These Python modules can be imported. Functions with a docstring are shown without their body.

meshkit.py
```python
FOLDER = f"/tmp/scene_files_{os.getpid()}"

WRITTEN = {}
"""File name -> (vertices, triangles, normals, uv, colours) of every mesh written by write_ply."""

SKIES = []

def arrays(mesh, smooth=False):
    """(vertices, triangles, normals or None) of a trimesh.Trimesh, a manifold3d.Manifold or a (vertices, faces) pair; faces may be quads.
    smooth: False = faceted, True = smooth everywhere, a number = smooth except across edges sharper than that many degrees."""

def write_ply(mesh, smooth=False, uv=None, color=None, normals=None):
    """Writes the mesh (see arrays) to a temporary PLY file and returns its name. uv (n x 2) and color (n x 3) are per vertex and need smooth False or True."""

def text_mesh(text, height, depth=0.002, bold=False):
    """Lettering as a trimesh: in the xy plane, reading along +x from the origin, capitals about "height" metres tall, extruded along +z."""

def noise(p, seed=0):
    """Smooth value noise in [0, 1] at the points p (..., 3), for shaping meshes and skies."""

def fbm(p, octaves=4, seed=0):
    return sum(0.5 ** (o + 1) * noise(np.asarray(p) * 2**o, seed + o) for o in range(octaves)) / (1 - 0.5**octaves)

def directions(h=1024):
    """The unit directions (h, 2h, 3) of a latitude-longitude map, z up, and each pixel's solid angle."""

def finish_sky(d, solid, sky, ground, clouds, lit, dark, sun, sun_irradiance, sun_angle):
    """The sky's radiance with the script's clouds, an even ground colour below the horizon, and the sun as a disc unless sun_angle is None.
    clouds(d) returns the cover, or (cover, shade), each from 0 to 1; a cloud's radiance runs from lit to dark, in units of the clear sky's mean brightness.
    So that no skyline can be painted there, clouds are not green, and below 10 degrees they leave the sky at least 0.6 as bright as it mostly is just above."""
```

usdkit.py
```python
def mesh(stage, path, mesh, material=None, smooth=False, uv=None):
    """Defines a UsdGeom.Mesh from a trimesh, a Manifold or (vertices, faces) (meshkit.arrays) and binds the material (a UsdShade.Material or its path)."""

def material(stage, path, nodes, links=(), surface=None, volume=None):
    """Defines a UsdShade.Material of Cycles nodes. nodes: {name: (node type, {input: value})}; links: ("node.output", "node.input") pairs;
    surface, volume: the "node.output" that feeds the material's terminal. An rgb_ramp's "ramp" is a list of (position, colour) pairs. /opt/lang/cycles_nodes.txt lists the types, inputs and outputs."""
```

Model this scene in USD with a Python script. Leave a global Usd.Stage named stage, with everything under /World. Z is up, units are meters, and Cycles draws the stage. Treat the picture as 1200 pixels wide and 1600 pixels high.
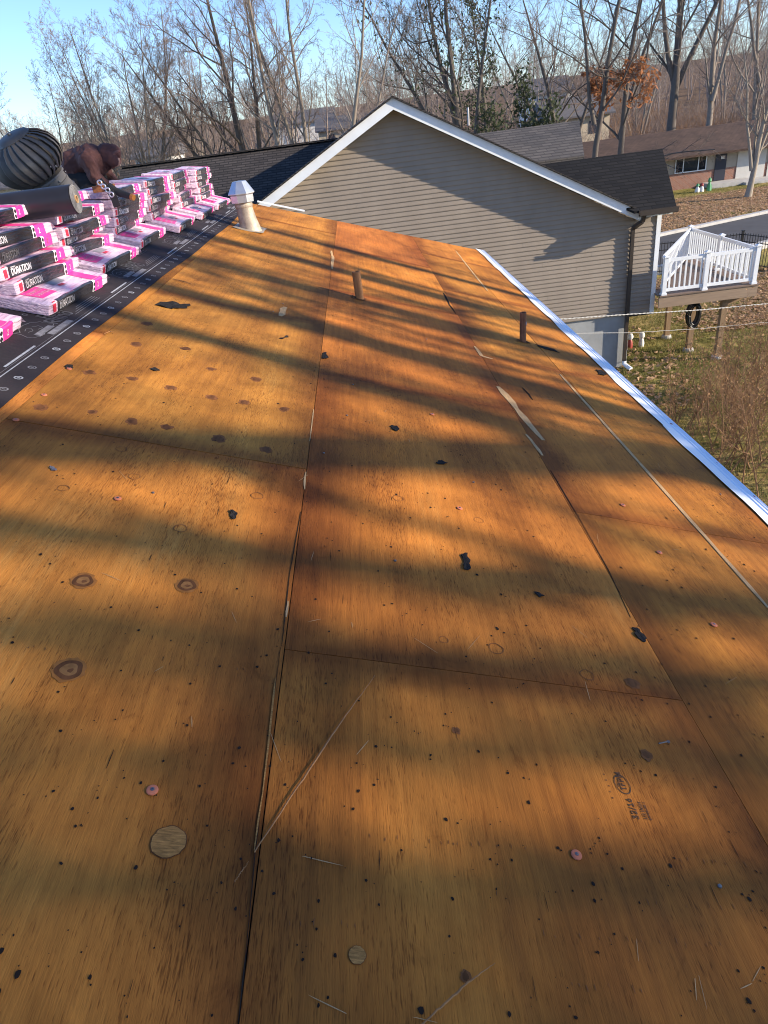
import math, random
import numpy as np, trimesh, manifold3d, usdkit
from meshkit import text_mesh, noise, fbm
from pxr import Usd, UsdGeom, UsdLux, UsdShade, Gf, Sdf, Vt

stage = Usd.Stage.CreateInMemory()
UsdGeom.SetStageUpAxis(stage, 'Z')
UsdGeom.SetStageMetersPerUnit(stage, 1.0)
W = UsdGeom.Xform.Define(stage, '/World').GetPrim()
stage.SetDefaultPrim(W)
UsdGeom.Scope.Define(stage, '/World/Looks')

# ------------------------------------------------------------------ camera, sky, sun
FPX = 1050.0
ROLL, PITCH, YAW = math.radians(7.5), math.radians(29.83), math.radians(1.126)
RT = np.array([math.cos(YAW), math.sin(YAW), 0.0]); FH = np.array([-math.sin(YAW), math.cos(YAW), 0.0]); ZV = np.array([0, 0, 1.0])
FW = FH * math.cos(PITCH) - ZV * math.sin(PITCH); UP = FH * math.sin(PITCH) + ZV * math.cos(PITCH)
cam = UsdGeom.Camera.Define(stage, '/World/camera')
cr = RT * math.cos(ROLL) - UP * math.sin(ROLL); cu = RT * math.sin(ROLL) + UP * math.cos(ROLL)
cam.AddTransformOp().Set(Gf.Matrix4d(*cr, 0, *cu, 0, *(-FW), 0, 0, 0, 0, 1))
cam.CreateHorizontalApertureAttr(36.0); cam.CreateVerticalApertureAttr(48.0)
cam.CreateFocalLengthAttr(36.0 * FPX / 1200)
cam.CreateClippingRangeAttr(Gf.Vec2f(0.05, 5000))
cam.CreateExposureAttr(1.02)

SUN = np.array([0.908, -0.263, 0.327]); SUN /= np.linalg.norm(SUN)
SKY_STRENGTH, SUN_INTENSITY = 0.125, 1.25
dome = UsdLux.DomeLight.Define(stage, '/World/sky')
dome.GetPrim().SetCustomDataByKey('kind', 'structure')
skym = usdkit.material(stage, '/World/Looks/sky_look', {
    'sky': ('sky_texture', {'sky_type': 'single_scattering', 'sun_disc': False, 'sun_elevation': math.asin(SUN[2]), 'sun_rotation': math.atan2(SUN[0], SUN[1]), 'altitude': 150.0, 'air_density': 1.0, 'aerosol_density': 0.25, 'ozone_density': 2.0}),
    'tint': ('mix', {'mix_type': 'multiply', 'fac': 1.0, 'color2': (0.68, 0.81, 1.10)}),
    'bg': ('background_shader', {'strength': SKY_STRENGTH})}, [('sky.color', 'tint.color1'), ('tint.color', 'bg.color')], surface='bg.background')
UsdShade.MaterialBindingAPI.Apply(dome.GetPrim()).Bind(skym)
sun = UsdLux.DistantLight.Define(stage, '/World/sun')
sun.CreateIntensityAttr(SUN_INTENSITY); sun.CreateAngleAttr(0.5); sun.CreateColorAttr(Gf.Vec3f(1.0, 0.88, 0.72)); sun.CreateNormalizeAttr(True)
zx = SUN; xx = np.cross([0, 0, 1.0], zx); xx /= np.linalg.norm(xx); yx = np.cross(zx, xx)
sun.AddTransformOp().Set(Gf.Matrix4d(*xx, 0, *yx, 0, *zx, 0, 0, 0, 0, 1))

# ------------------------------------------------------------------ measuring: where a line of sight meets a real plane
HC, SL = 1.354, 1 / 3.0
def ray(px, py):
    x, y = px - 600, py - 800
    a = x * math.cos(ROLL) - y * math.sin(ROLL); b = x * math.sin(ROLL) + y * math.cos(ROLL)
    return (RT * a - UP * b) / FPX + FW
def on_roof(px, py):
    r = ray(px, py); return r * (-HC / (r[2] + SL * r[0]))
def at_y(px, py, Y):
    r = ray(px, py); return r * Y / r[1]
def at_z(px, py, Z):
    r = ray(px, py); return r * Z / r[2]
AL = math.atan(SL); DS = np.array([math.cos(AL), 0, -math.sin(AL)]); DN = np.array([math.sin(AL), 0, math.cos(AL)])
def S(s, y, n=0.0):
    return np.array([0, 0, -HC]) + s * DS + np.array([0, y, 0]) + n * DN
def sy(px, py):
    P = on_roof(px, py); return P[0] / math.cos(AL), P[1]
SROT = np.stack([DS, [0, 1, 0], DN], 1)

# ------------------------------------------------------------------ helpers
used = {}
def numbered(name, parent='/World'):
    k = parent + '/' + name
    n = used.get(k, 0); used[k] = n + 1
    return k if n == 0 else f'{k}_{n:03d}'
def tag(p, label=None, cat=None, group=None, kind=None):
    for k, v in (('label', label), ('category', cat), ('group', group), ('kind', kind)):
        if v: p.SetCustomDataByKey(k, v)
    return p
def thing(name, label=None, cat=None, loc=(0, 0, 0), group=None, kind=None):
    x = UsdGeom.Xform.Define(stage, numbered(name))
    m = Gf.Matrix4d(1.0); m.SetTranslateOnly(Gf.Vec3d(*map(float, loc)))
    x.AddTransformOp().Set(m)
    return tag(x.GetPrim(), label, cat, group, kind)
def place(prim, R=None, loc=(0, 0, 0)):
    R = np.eye(3) if R is None else R
    c = [R[:, i] for i in range(3)]
    UsdGeom.Xformable(prim).ClearXformOpOrder()
    m = Gf.Matrix4d(*map(float, c[0]), 0, *map(float, c[1]), 0, *map(float, c[2]), 0, *map(float, loc), 1)
    UsdGeom.Xformable(prim).MakeMatrixXform().Set(m)
def copy_of(src, label=None, group=None, R=None, loc=(0, 0, 0)):
    base = src.GetName()
    while base[-3:].isdigit() and base[-4] == '_': base = base[:-4]
    x = UsdGeom.Xform.Define(stage, numbered(base)); p = x.GetPrim()
    p.GetReferences().AddInternalReference(src.GetPath()); p.SetInstanceable(True)
    place(p, R, loc)
    was = src.GetCustomData()
    return tag(p, label or was.get('label'), was.get('category'), group or was.get('group'))
class MB:
    def __init__(s, origin=(0, 0, 0)): s.v, s.f, s.n, s.o = [], [], 0, np.asarray(origin, float)
    def add(s, v, f):
        v = np.asarray(v, float); f = np.asarray(f, int)
        if f.shape[1] == 4: f = np.vstack([f[:, [0, 1, 2]], f[:, [0, 2, 3]]])
        s.v.append(v); s.f.append(f + s.n); s.n += len(v); return s
    def mesh(s, m): return s.add(m.vertices, m.faces)
    def box(s, c, size, R=None):
        h = np.asarray(size) / 2; k = np.array([[x, y, z] for x in (-1, 1) for y in (-1, 1) for z in (-1, 1)]) * h
        if R is not None: k = k @ np.asarray(R).T
        return s.add(k + c, BOXF)
    def bounds(s, lo, hi): lo, hi = np.asarray(lo, float), np.asarray(hi, float); return s.box((lo + hi) / 2, hi - lo)
    def beam(s, p0, p1, w, h, up=(0, 0, 1)):
        p0, p1 = np.asarray(p0, float), np.asarray(p1, float); d = p1 - p0; L = np.linalg.norm(d); d = d / L
        u = np.cross(up, d); u = u / np.linalg.norm(u); v = np.cross(d, u)
        return s.box((p0 + p1) / 2, (L, w, h), np.stack([d, u, v], 1))
    def tube(s, P, r, n=8, caps=True):
        P = np.asarray(P, float); r = np.broadcast_to(np.asarray(r, float), len(P))
        v, f = tubes(P[None], r[None], n); s.add(v, f)
        if caps:
            for ring in (range(n), range(len(v) - n, len(v))):
                ring = list(ring); s.add(v[ring], [[0, i, i + 1] for i in range(1, n - 1)])
        return s
    def prism(s, poly, axis0, axis1, depth, o=(0, 0, 0)):
        """a polygon in the plane (axis0, axis1) at o, given thickness by the vector depth"""
        poly = np.asarray(poly, float); a0, a1, d, o = map(lambda x: np.asarray(x, float), (axis0, axis1, depth, o))
        A = o + poly[:, :1] * a0 + poly[:, 1:] * a1; n = len(A)
        tri = trimesh.creation.triangulate_polygon(__import__('shapely').Polygon(poly), engine='earcut') if n > 4 else None
        f = [[0, i, i + 1] for i in range(1, n - 1)] if tri is None else None
        if tri is not None:
            tv, f = tri; idx = [int(np.argmin(((poly - q) ** 2).sum(1))) for q in tv]; f = [[idx[i] for i in t] for t in f]
        f = np.asarray(f)
        side = [[i, (i + 1) % n, n + (i + 1) % n] for i in range(n)] + [[i, n + (i + 1) % n, n + i] for i in range(n)]
        return s.add(np.vstack([A, A + d]), np.vstack([f, f[:, ::-1] + n, side]))
    def quad(s, a, b, c, d): return s.add([a, b, c, d], [[0, 1, 2, 3]])
    def build(s, name, mat, parent=None, smooth=False, label=None):
        pth = numbered(name, str(parent.GetPath()) if parent else '/World')
        v, f = np.vstack(s.v) - s.o, np.vstack(s.f)
        p = usdkit.mesh(stage, pth, (v, f), MAT[mat] if isinstance(mat, str) else mat, smooth=smooth).GetPrim()
        UsdGeom.Mesh(p).CreateDoubleSidedAttr(True)
        if label: p.SetCustomDataByKey('label', label)
        return p
BOXF = np.array([[0, 1, 3, 2], [4, 6, 7, 5], [0, 4, 5, 1], [2, 3, 7, 6], [0, 2, 6, 4], [1, 5, 7, 3]])
def tubes(P, R, sides):
    """N polylines (N,K,3) with radii (N,K) as closed-around tubes, all at once."""
    N, K, _ = P.shape
    T = np.gradient(P, axis=1); T /= np.maximum(np.linalg.norm(T, axis=2, keepdims=True), 1e-9)
    mt = P[:, -1] - P[:, 0]; mt /= np.maximum(np.linalg.norm(mt, axis=1, keepdims=True), 1e-9)
    ref = np.where(np.abs(mt[:, 2:3]) < 0.8, [[0, 0, 1.0]], [[1.0, 0, 0]])[:, None, :]
    U = np.cross(T, np.broadcast_to(ref, T.shape)); U /= np.maximum(np.linalg.norm(U, axis=2, keepdims=True), 1e-9); V = np.cross(T, U)
    a = np.arange(sides) / sides * 2 * np.pi
    v = P[:, :, None] + R[:, :, None, None] * (np.cos(a)[None, None, :, None] * U[:, :, None] + np.sin(a)[None, None, :, None] * V[:, :, None])
    idx = np.arange(N * K * sides).reshape(N, K, sides)
    a0, b0 = idx[:, :-1], np.roll(idx, -1, 2)[:, :-1]; a1, b1 = idx[:, 1:], np.roll(idx, -1, 2)[:, 1:]
    f = np.concatenate([np.stack([a0, b0, b1], -1).reshape(-1, 3), np.stack([a0, b1, a1], -1).reshape(-1, 3)])
    return v.reshape(-1, 3), f
def lathe(profile, n=24, a0=0.0):
    pr = np.asarray(profile, float); a = a0 + np.arange(n) / n * 2 * np.pi
    v = np.stack([pr[:, 0:1] * np.cos(a), pr[:, 0:1] * np.sin(a), np.repeat(pr[:, 1:2], n, 1)], -1)
    idx = np.arange(len(pr) * n).reshape(len(pr), n); r = np.roll(idx, -1, 1)
    f = np.concatenate([np.stack([idx[:-1], r[:-1], r[1:]], -1).reshape(-1, 3), np.stack([idx[:-1], r[1:], idx[1:]], -1).reshape(-1, 3)])
    return v.reshape(-1, 3), f
def lettering(text, h, bold=True, depth=0.0012):
    m = text_mesh(text, h, depth, bold); return np.array(m.vertices), np.array(m.faces)

# ------------------------------------------------------------------ materials
MAT = {}
def M(name, nodes, links, surface='p.BSDF'):
    MAT[name] = usdkit.material(stage, '/World/Looks/' + name, nodes, links, surface=surface); return MAT[name]
def plain(name, c, rough=0.6, var=0.25, scale=6.0, metallic=0.0, bump=0.0, spec=0.4, stretch=(1, 1, 1), obj=False, bscale=None):
    c = np.asarray(c, float)
    n = {'g': ('texture_coordinate' if obj else 'geometry', {}), 'm': ('mapping', {'scale': stretch}), 'n': ('noise_texture', {'scale': scale, 'detail': 5.0, 'roughness': 0.6}),
         'r': ('rgb_ramp', {'ramp': [(0.25, tuple(c * (1 - var))), (0.5, tuple(c)), (0.75, tuple(np.minimum(c * (1 + var), 0.95)))]}),
         'p': ('principled_bsdf', {'roughness': rough, 'metallic': metallic, 'specular_ior_level': spec})}
    l = [('g.object' if obj else 'g.position', 'm.vector'), ('m.vector', 'n.vector'), ('n.fac', 'r.fac'), ('r.color', 'p.base_color')]
    if bump:
        n['n2'] = ('noise_texture', {'scale': bscale or scale * 4, 'detail': 4.0}); n['b'] = ('bump', {'strength': bump, 'distance': 0.01})
        l += [('m.vector', 'n2.vector'), ('n2.fac', 'b.height'), ('b.normal', 'p.normal')]
    return M(name, n, l)

def ply(i, rnd, tint=(1, 1, 1), edge=None, ya=-9.0, yb=99.0):
    """weathered orange softwood plywood, the grain running along Y"""
    off = (rnd.uniform(0, 50), rnd.uniform(0, 50), rnd.uniform(0, 50)); t = np.asarray(tint)
    n = {'g': ('geometry', {}),
         'm0': ('mapping', {'location': off, 'scale': (1, 1, 1)}),
         'mw': ('mapping', {'scale': (2.2, 0.8, 2.2)}), 'nw': ('noise_texture', {'scale': 1.0, 'detail': 3.0, 'distortion': 0.6}),
         'mg': ('mapping', {'scale': (46, 2.4, 46)}), 'ng': ('noise_texture', {'scale': 1.0, 'detail': 6.0, 'roughness': 0.65, 'distortion': 0.5}),
         'mf': ('mapping', {'scale': (260, 9, 260)}), 'nf': ('noise_texture', {'scale': 1.0, 'detail': 3.0, 'roughness': 0.7}),
         'mk': ('mapping', {'scale': (330, 27, 330)}), 'nk': ('noise_texture', {'scale': 1.0, 'detail': 3.0, 'roughness': 0.6}),
         'mm': ('mapping', {'scale': (2.3, 1.7, 2.3)}), 'nm': ('noise_texture', {'scale': 1.0, 'detail': 7.0, 'roughness': 0.62, 'distortion': 0.4}),
         'mv': ('mapping', {'scale': (9, 0.34, 9)}), 'wv': ('wave_texture', {'wave_type': 'bands', 'bands_direction': 'x', 'profile': 'sine', 'scale': 0.8, 'distortion': 14.0, 'detail': 3.0, 'detail_scale': 0.55, 'detail_roughness': 0.6}), 'rv': ('rgb_ramp', {'ramp': [(0.0, (0.80, 0.77, 0.74)), (0.35, (1.0, 1.0, 1.0)), (1.0, (1.06, 1.05, 1.02))]}), 'x0': ('mix', {'mix_type': 'multiply', 'fac': 0.32}),
         'ms': ('mapping', {'scale': (9, 5, 9)}), 'nss': ('noise_texture', {'scale': 1.0, 'detail': 6.0, 'roughness': 0.7, 'distortion': 1.0}), 'rs': ('rgb_ramp', {'ramp': [(0.28, (0.55, 0.48, 0.44)), (0.40, (0.95, 0.94, 0.93)), (0.62, (1.0, 1.0, 1.0)), (0.76, (1.25, 1.22, 1.18))]}), 'x5': ('mix', {'mix_type': 'multiply', 'fac': 0.75}),
         'add': ('math', {'math_type': 'multiply_add', 'value2': 0.30}), 'add2': ('math', {'math_type': 'multiply_add', 'value2': 0.62}),
         'zone': ('rgb_ramp', {'ramp': [(0.30, tuple(t * (0.20, 0.069, 0.015))), (0.48, tuple(t * (0.385, 0.139, 0.024))), (0.62, tuple(t * (0.525, 0.199, 0.034))), (0.80, tuple(t * (0.63, 0.292, 0.066)))]}),
         'mq': ('mapping', {'scale': (5, 1.1, 5)}), 'nq': ('noise_texture', {'scale': 1.0, 'detail': 3.0}), 'kq': ('math', {'math_type': 'multiply_add', 'value2': 0.38, 'value3': -0.19}), 'kk': ('math', {'math_type': 'add'}),
         'rk': ('rgb_ramp', {'ramp': [(0.0, (1.03, 1.03, 1.02)), (0.575, (1, 1, 1)), (0.655, (0.56, 0.50, 0.47)), (0.75, (0.28, 0.22, 0.20))]}),
         'rm': ('rgb_ramp', {'ramp': [(0.30, (0.54, 0.52, 0.50)), (0.44, (0.84, 0.83, 0.82)), (0.54, (1.0, 1.0, 1.0)), (0.70, (1.16, 1.12, 1.0))]}),
         'rg': ('rgb_ramp', {'ramp': [(0.25, (0.80, 0.79, 0.78)), (0.5, (1, 1, 1)), (0.75, (1.10, 1.09, 1.07))]}),
         'x1': ('mix', {'mix_type': 'multiply', 'fac': 1.0}), 'x2': ('mix', {'mix_type': 'multiply', 'fac': 0.85}), 'x3': ('mix', {'mix_type': 'multiply', 'fac': 0.78}),
         'bmp': ('bump', {'strength': 0.45, 'distance': 0.003}),
         'p': ('principled_bsdf', {'roughness': 0.72, 'specular_ior_level': 0.12})}
    l = [('g.position', 'm0.vector')]
    for a in ('w', 'g', 'f', 'k', 'm', 'q'): l += [('m0.vector', f'm{a}.vector'), (f'm{a}.vector', f'n{a}.vector')]
    l += [('ng.fac', 'add.value1'), ('nw.fac', 'add2.value1'), ('add2.value', 'add.value3')]
    # zone value = 0.55*grain + (0.35*broad + mottled share)
    n['add2'][1]['value3'] = 0.06
    l += [('add.value', 'zone.fac'), ('nq.fac', 'kq.value1'), ('kq.value', 'kk.value1'), ('nk.fac', 'kk.value2'), ('kk.value', 'rk.fac'), ('nm.fac', 'rm.fac'), ('nf.fac', 'rg.fac'),
          ('m0.vector', 'mv.vector'), ('mv.vector', 'wv.vector'), ('wv.fac', 'rv.fac'), ('m0.vector', 'ms.vector'), ('ms.vector', 'nss.vector'), ('nss.fac', 'rs.fac'), ('zone.color', 'x0.color1'), ('rv.color', 'x0.color2'), ('x0.color', 'x5.color1'), ('rs.color', 'x5.color2'), ('x5.color', 'x1.color1'), ('rm.color', 'x1.color2'), ('x1.color', 'x2.color1'), ('rg.color', 'x2.color2'), ('x2.color', 'x3.color1'), ('rk.color', 'x3.color2')]
    last = 'x3.color'
    if edge is not None:      # water-stained band along a sheet's edge at x = edge
        n.update({'sx': ('separate_xyz', {}), 'd1': ('math', {'math_type': 'subtract', 'value2': edge}), 'd2': ('math', {'math_type': 'absolute'}),
                  'ne': ('noise_texture', {'scale': 2.2, 'detail': 4.0}), 'd3': ('math', {'math_type': 'multiply_add', 'value2': 0.30, 'value3': -0.10}), 'd4': ('math', {'math_type': 'subtract'}),
                  'e1': ('math', {'math_type': 'subtract', 'value2': ya}), 'e2': ('math', {'math_type': 'absolute'}), 'e3': ('math', {'math_type': 'subtract', 'value2': yb}), 'e4': ('math', {'math_type': 'absolute'}), 'e5': ('math', {'math_type': 'minimum'}), 'e6': ('math', {'math_type': 'multiply', 'value2': 1.7}), 'e7': ('math', {'math_type': 'minimum'}),
                  're': ('rgb_ramp', {'ramp': [(0.0, (0.52, 0.44, 0.46)), (0.07, (0.75, 0.70, 0.72)), (0.16, (1, 1, 1))]}), 'x4': ('mix', {'mix_type': 'multiply', 'fac': 0.85})})
        l += [('g.position', 'sx.vector'), ('sx.x', 'd1.value1'), ('d1.value', 'd2.value1'), ('g.position', 'ne.vector'), ('ne.fac', 'd3.value1'), ('sx.y', 'e1.value1'), ('e1.value', 'e2.value1'), ('sx.y', 'e3.value1'), ('e3.value', 'e4.value1'), ('e2.value', 'e5.value1'), ('e4.value', 'e5.value2'), ('e5.value', 'e6.value1'), ('d2.value', 'e7.value1'), ('e6.value', 'e7.value2'), ('e7.value', 'd4.value1'), ('d3.value', 'd4.value2'),
              ('d4.value', 're.fac'), ('x3.color', 'x4.color1'), ('re.color', 'x4.color2')]
        last = 'x4.color'
    l += [(last, 'p.base_color'), ('nk.fac', 'bmp.height'), ('bmp.normal', 'p.normal')]
    n['bmp'][1]['invert'] = True
    return M(f'plywood_look_{i:02d}', n, l)

plain('dark_wood', (0.035, 0.022, 0.016), 0.9)
plain('knot', (0.125, 0.050, 0.019), 0.7, 0.5, 40, stretch=(1, 0.3, 1), spec=0.08)
plain('knot_pale', (0.34, 0.165, 0.050), 0.7, 0.55, 130, stretch=(0.12, 2, 1), bump=0.3, spec=0.08)
plain('stain_ring', (0.19, 0.075, 0.028), 0.8, 0.4, 30, spec=0.08)
plain('knot_halo', (0.30, 0.118, 0.030), 0.7, 0.35, 30, spec=0.08)
plain('knot_core', (0.27, 0.125, 0.042), 0.7, 0.35, 60, spec=0.08)
plain('shingle_scrap_dark', (0.02, 0.02, 0.02), 0.8)
plain('fresh_wood', (0.46, 0.29, 0.14), 0.7, 0.3, 60, stretch=(2, 0.2, 2), bump=0.3, spec=0.08)
plain('straw', (0.30, 0.135, 0.042), 0.6, 0.3, 40)
plain('asphalt_scrap', (0.026, 0.023, 0.022), 0.95, 0.4, 60, bump=0.4, spec=0.08)
plain('nail_dark', (0.026, 0.018, 0.014), 0.9, 0.3, spec=0.05)
plain('nail_steel', (0.20, 0.19, 0.185), 0.55, 0.3, metallic=1.0)
plain('cap_red', (0.50, 0.15, 0.075), 0.75, 0.2)
plain('ink', (0.085, 0.050, 0.033), 0.8, 0.5, 120, spec=0.08)
plain('drip_white', (0.74, 0.76, 0.79), 0.33, 0.10, 3.0, stretch=(1, 0.4, 1))
plain('membrane', (0.028, 0.023, 0.025), 0.8, 0.25, 3.0, bump=0.25, bscale=30, spec=0.15)
plain('membrane_print', (0.30, 0.31, 0.33), 0.7, 0.35, 40)
plain('membrane_print_dim', (0.145, 0.14, 0.15), 0.7, 0.5, 40)
plain('roll_black', (0.020, 0.019, 0.022), 0.42, 0.2, 8)
plain('roll_end', (0.17, 0.165, 0.165), 0.8, 0.3, 30)
plain('cardboard', (0.45, 0.27, 0.13), 0.8, 0.2)
plain('pipe_rust', (0.17, 0.070, 0.035), 0.6, 0.45, 14)
plain('pipe_copper', (0.30, 0.130, 0.045), 0.55, 0.35, 14)
plain('vent_bronze', (0.075, 0.066, 0.057), 0.52, 0.2, 6, spec=0.5)
plain('galvanised', (0.52, 0.54, 0.57), 0.35, 0.12, 12, metallic=0.75)
plain('flue_weathered', (0.37, 0.31, 0.235), 0.6, 0.35, 14, metallic=0.25, bump=0.2)
# bundles
M('wrap', {'g': ('texture_coordinate', {}), 'm': ('mapping', {'scale': (30, 6, 90)}), 'n': ('noise_texture', {'scale': 1.0, 'detail': 4.0}),
           'r': ('rgb_ramp', {'ramp': [(0.3, (0.54, 0.36, 0.46)), (0.55, (0.72, 0.53, 0.61)), (0.8, (0.80, 0.66, 0.72))]}), 'b': ('bump', {'strength': 0.9, 'distance': 0.014}),
           'p': ('principled_bsdf', {'roughness': 0.30, 'specular_ior_level': 0.5})},
  [('g.object', 'm.vector'), ('m.vector', 'n.vector'), ('n.fac', 'r.fac'), ('r.color', 'p.base_color'), ('n.fac', 'b.height'), ('b.normal', 'p.normal')])
M('wrap_black', {'g': ('texture_coordinate', {}), 'm': ('mapping', {'scale': (12, 8, 60)}), 'n': ('noise_texture', {'scale': 1.0, 'detail': 4.0, 'distortion': 0.8}),
           'r': ('rgb_ramp', {'ramp': [(0.3, (0.012, 0.011, 0.013)), (0.7, (0.035, 0.032, 0.036))]}), 'b': ('bump', {'strength': 0.8, 'distance': 0.012}),
           'p': ('principled_bsdf', {'roughness': 0.27, 'specular_ior_level': 0.6})},
  [('g.object', 'm.vector'), ('m.vector', 'n.vector'), ('n.fac', 'r.fac'), ('r.color', 'p.base_color'), ('n.fac', 'b.height'), ('b.normal', 'p.normal')])
plain('print_pink', (0.74, 0.045, 0.26), 0.35, 0.12, 20, obj=True)
plain('print_white', (0.80, 0.76, 0.78), 0.45, 0.06, 20, obj=True)
plain('print_red', (0.55, 0.03, 0.06), 0.45, 0.15, 20, obj=True)
plain('print_grey', (0.30, 0.27, 0.29), 0.5, 0.2, 20, obj=True)
plain('tag_paper', (0.66, 0.70, 0.74), 0.6, 0.08, 20)
# houses
plain('siding', (0.258, 0.211, 0.164), 0.5, 0.13, 1.3, stretch=(1.2, 1, 0.5), bump=0.08, bscale=30)
plain('trim_white', (0.72, 0.74, 0.75), 0.45, 0.07, 3)
plain('soffit', (0.60, 0.60, 0.59), 0.6, 0.05, 3)
plain('concrete', (0.30, 0.31, 0.31), 0.85, 0.18, 2.2, bump=0.2)
plain('concrete_pale', (0.42, 0.40, 0.37), 0.85, 0.15, 3)
plain('gutter', (0.040, 0.030, 0.024), 0.4, 0.2, 5)
plain('deck_tan', (0.26, 0.185, 0.125), 0.6, 0.15, 4, stretch=(0.5, 4, 4))
plain('deck_brown', (0.17, 0.115, 0.082), 0.6, 0.15, 4, stretch=(0.5, 4, 4))
plain('post_wood', (0.24, 0.155, 0.085), 0.8, 0.25, 8, stretch=(6, 6, 0.6))
plain('black_metal', (0.018, 0.017, 0.017), 0.4, 0.1)
plain('asphalt', (0.060, 0.058, 0.060), 0.9, 0.18, 1.1, bump=0.15, bscale=60)
plain('upper_siding', (0.33, 0.29, 0.235), 0.7, 0.1, 3)
plain('door_navy', (0.018, 0.020, 0.034), 0.5, 0.1)
plain('garage_white', (0.50, 0.48, 0.44), 0.6, 0.06)
plain('far_white', (0.62, 0.60, 0.56), 0.7, 0.06)
plain('far_tan', (0.46, 0.38, 0.27), 0.7, 0.06)
plain('far_roof', (0.10, 0.095, 0.10), 0.9, 0.2)
plain('cable', (0.24, 0.235, 0.225), 0.5, 0.3, 60)
M('pane', {'t': ('transparent_bsdf', {'color': (0.55, 0.6, 0.62)}), 'g': ('glossy_bsdf', {'roughness': 0.03, 'color': (0.9, 0.9, 0.9)}), 'f': ('fresnel', {'IOR': 1.5}), 'x': ('mix_closure', {})},
  [('f.fac', 'x.fac'), ('t.BSDF', 'x.closure1'), ('g.BSDF', 'x.closure2')], surface='x.closure')
def shingles(name, c1, c2, mortar, axes='xz', rot=0.0, bw=0.9, rh=0.14):
    n = {'g': ('geometry', {}), 's': ('separate_xyz', {}), 'c': ('combine_xyz', {}), 'n': ('noise_texture', {'scale': 0.7, 'detail': 5.0}), 'nf': ('noise_texture', {'scale': 30.0, 'detail': 3.0}),
         'b': ('brick_texture', {'color1': c1, 'color2': c2, 'mortar': mortar, 'scale': 1.0, 'mortar_size': 0.012, 'mortar_smooth': 0.5, 'brick_width': bw / 3, 'row_height': rh, 'bias': 0.0}),
         'r': ('rgb_ramp', {'ramp': [(0.3, (0.75, 0.75, 0.78)), (0.7, (1.2, 1.15, 1.1))]}), 'x': ('mix', {'mix_type': 'multiply', 'fac': 1.0}), 'bp': ('bump', {'strength': 0.6, 'distance': 0.012}), 'p': ('principled_bsdf', {'roughness': 0.9, 'specular_ior_level': 0.2})}
    l = [('g.position', 's.vector'), (f's.{axes[0]}', 'c.x'), (f's.{axes[1]}', 'c.y'), ('c.vector', 'b.vector'), ('g.position', 'n.vector'), ('g.position', 'nf.vector'), ('n.fac', 'r.fac'), ('b.color', 'x.color1'), ('r.color', 'x.color2'), ('x.color', 'p.base_color'), ('b.fac', 'bp.height'), ('bp.normal', 'p.normal')]
    n['bp'][1]['invert'] = True
    return M(name, n, l)
shingles('shingle_dark', (0.040, 0.036, 0.034), (0.066, 0.059, 0.055), (0.021, 0.02, 0.02), rh=0.055, bw=.75)
shingles('shingle_grey', (0.085, 0.078, 0.070), (0.120, 0.108, 0.096), (0.055, 0.05, 0.046), rh=0.055)
shingles('shingle_dark_shaded', (0.009, 0.009, 0.010), (0.018, 0.017, 0.017), (0.006, 0.006, 0.006), rh=0.06)  # dark shingles again, tree shade over the bay roof put into the colour
shingles('shingle_brown', (0.085, 0.055, 0.042), (0.12, 0.078, 0.058), (0.04, 0.03, 0.025), rh=0.05)
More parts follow.
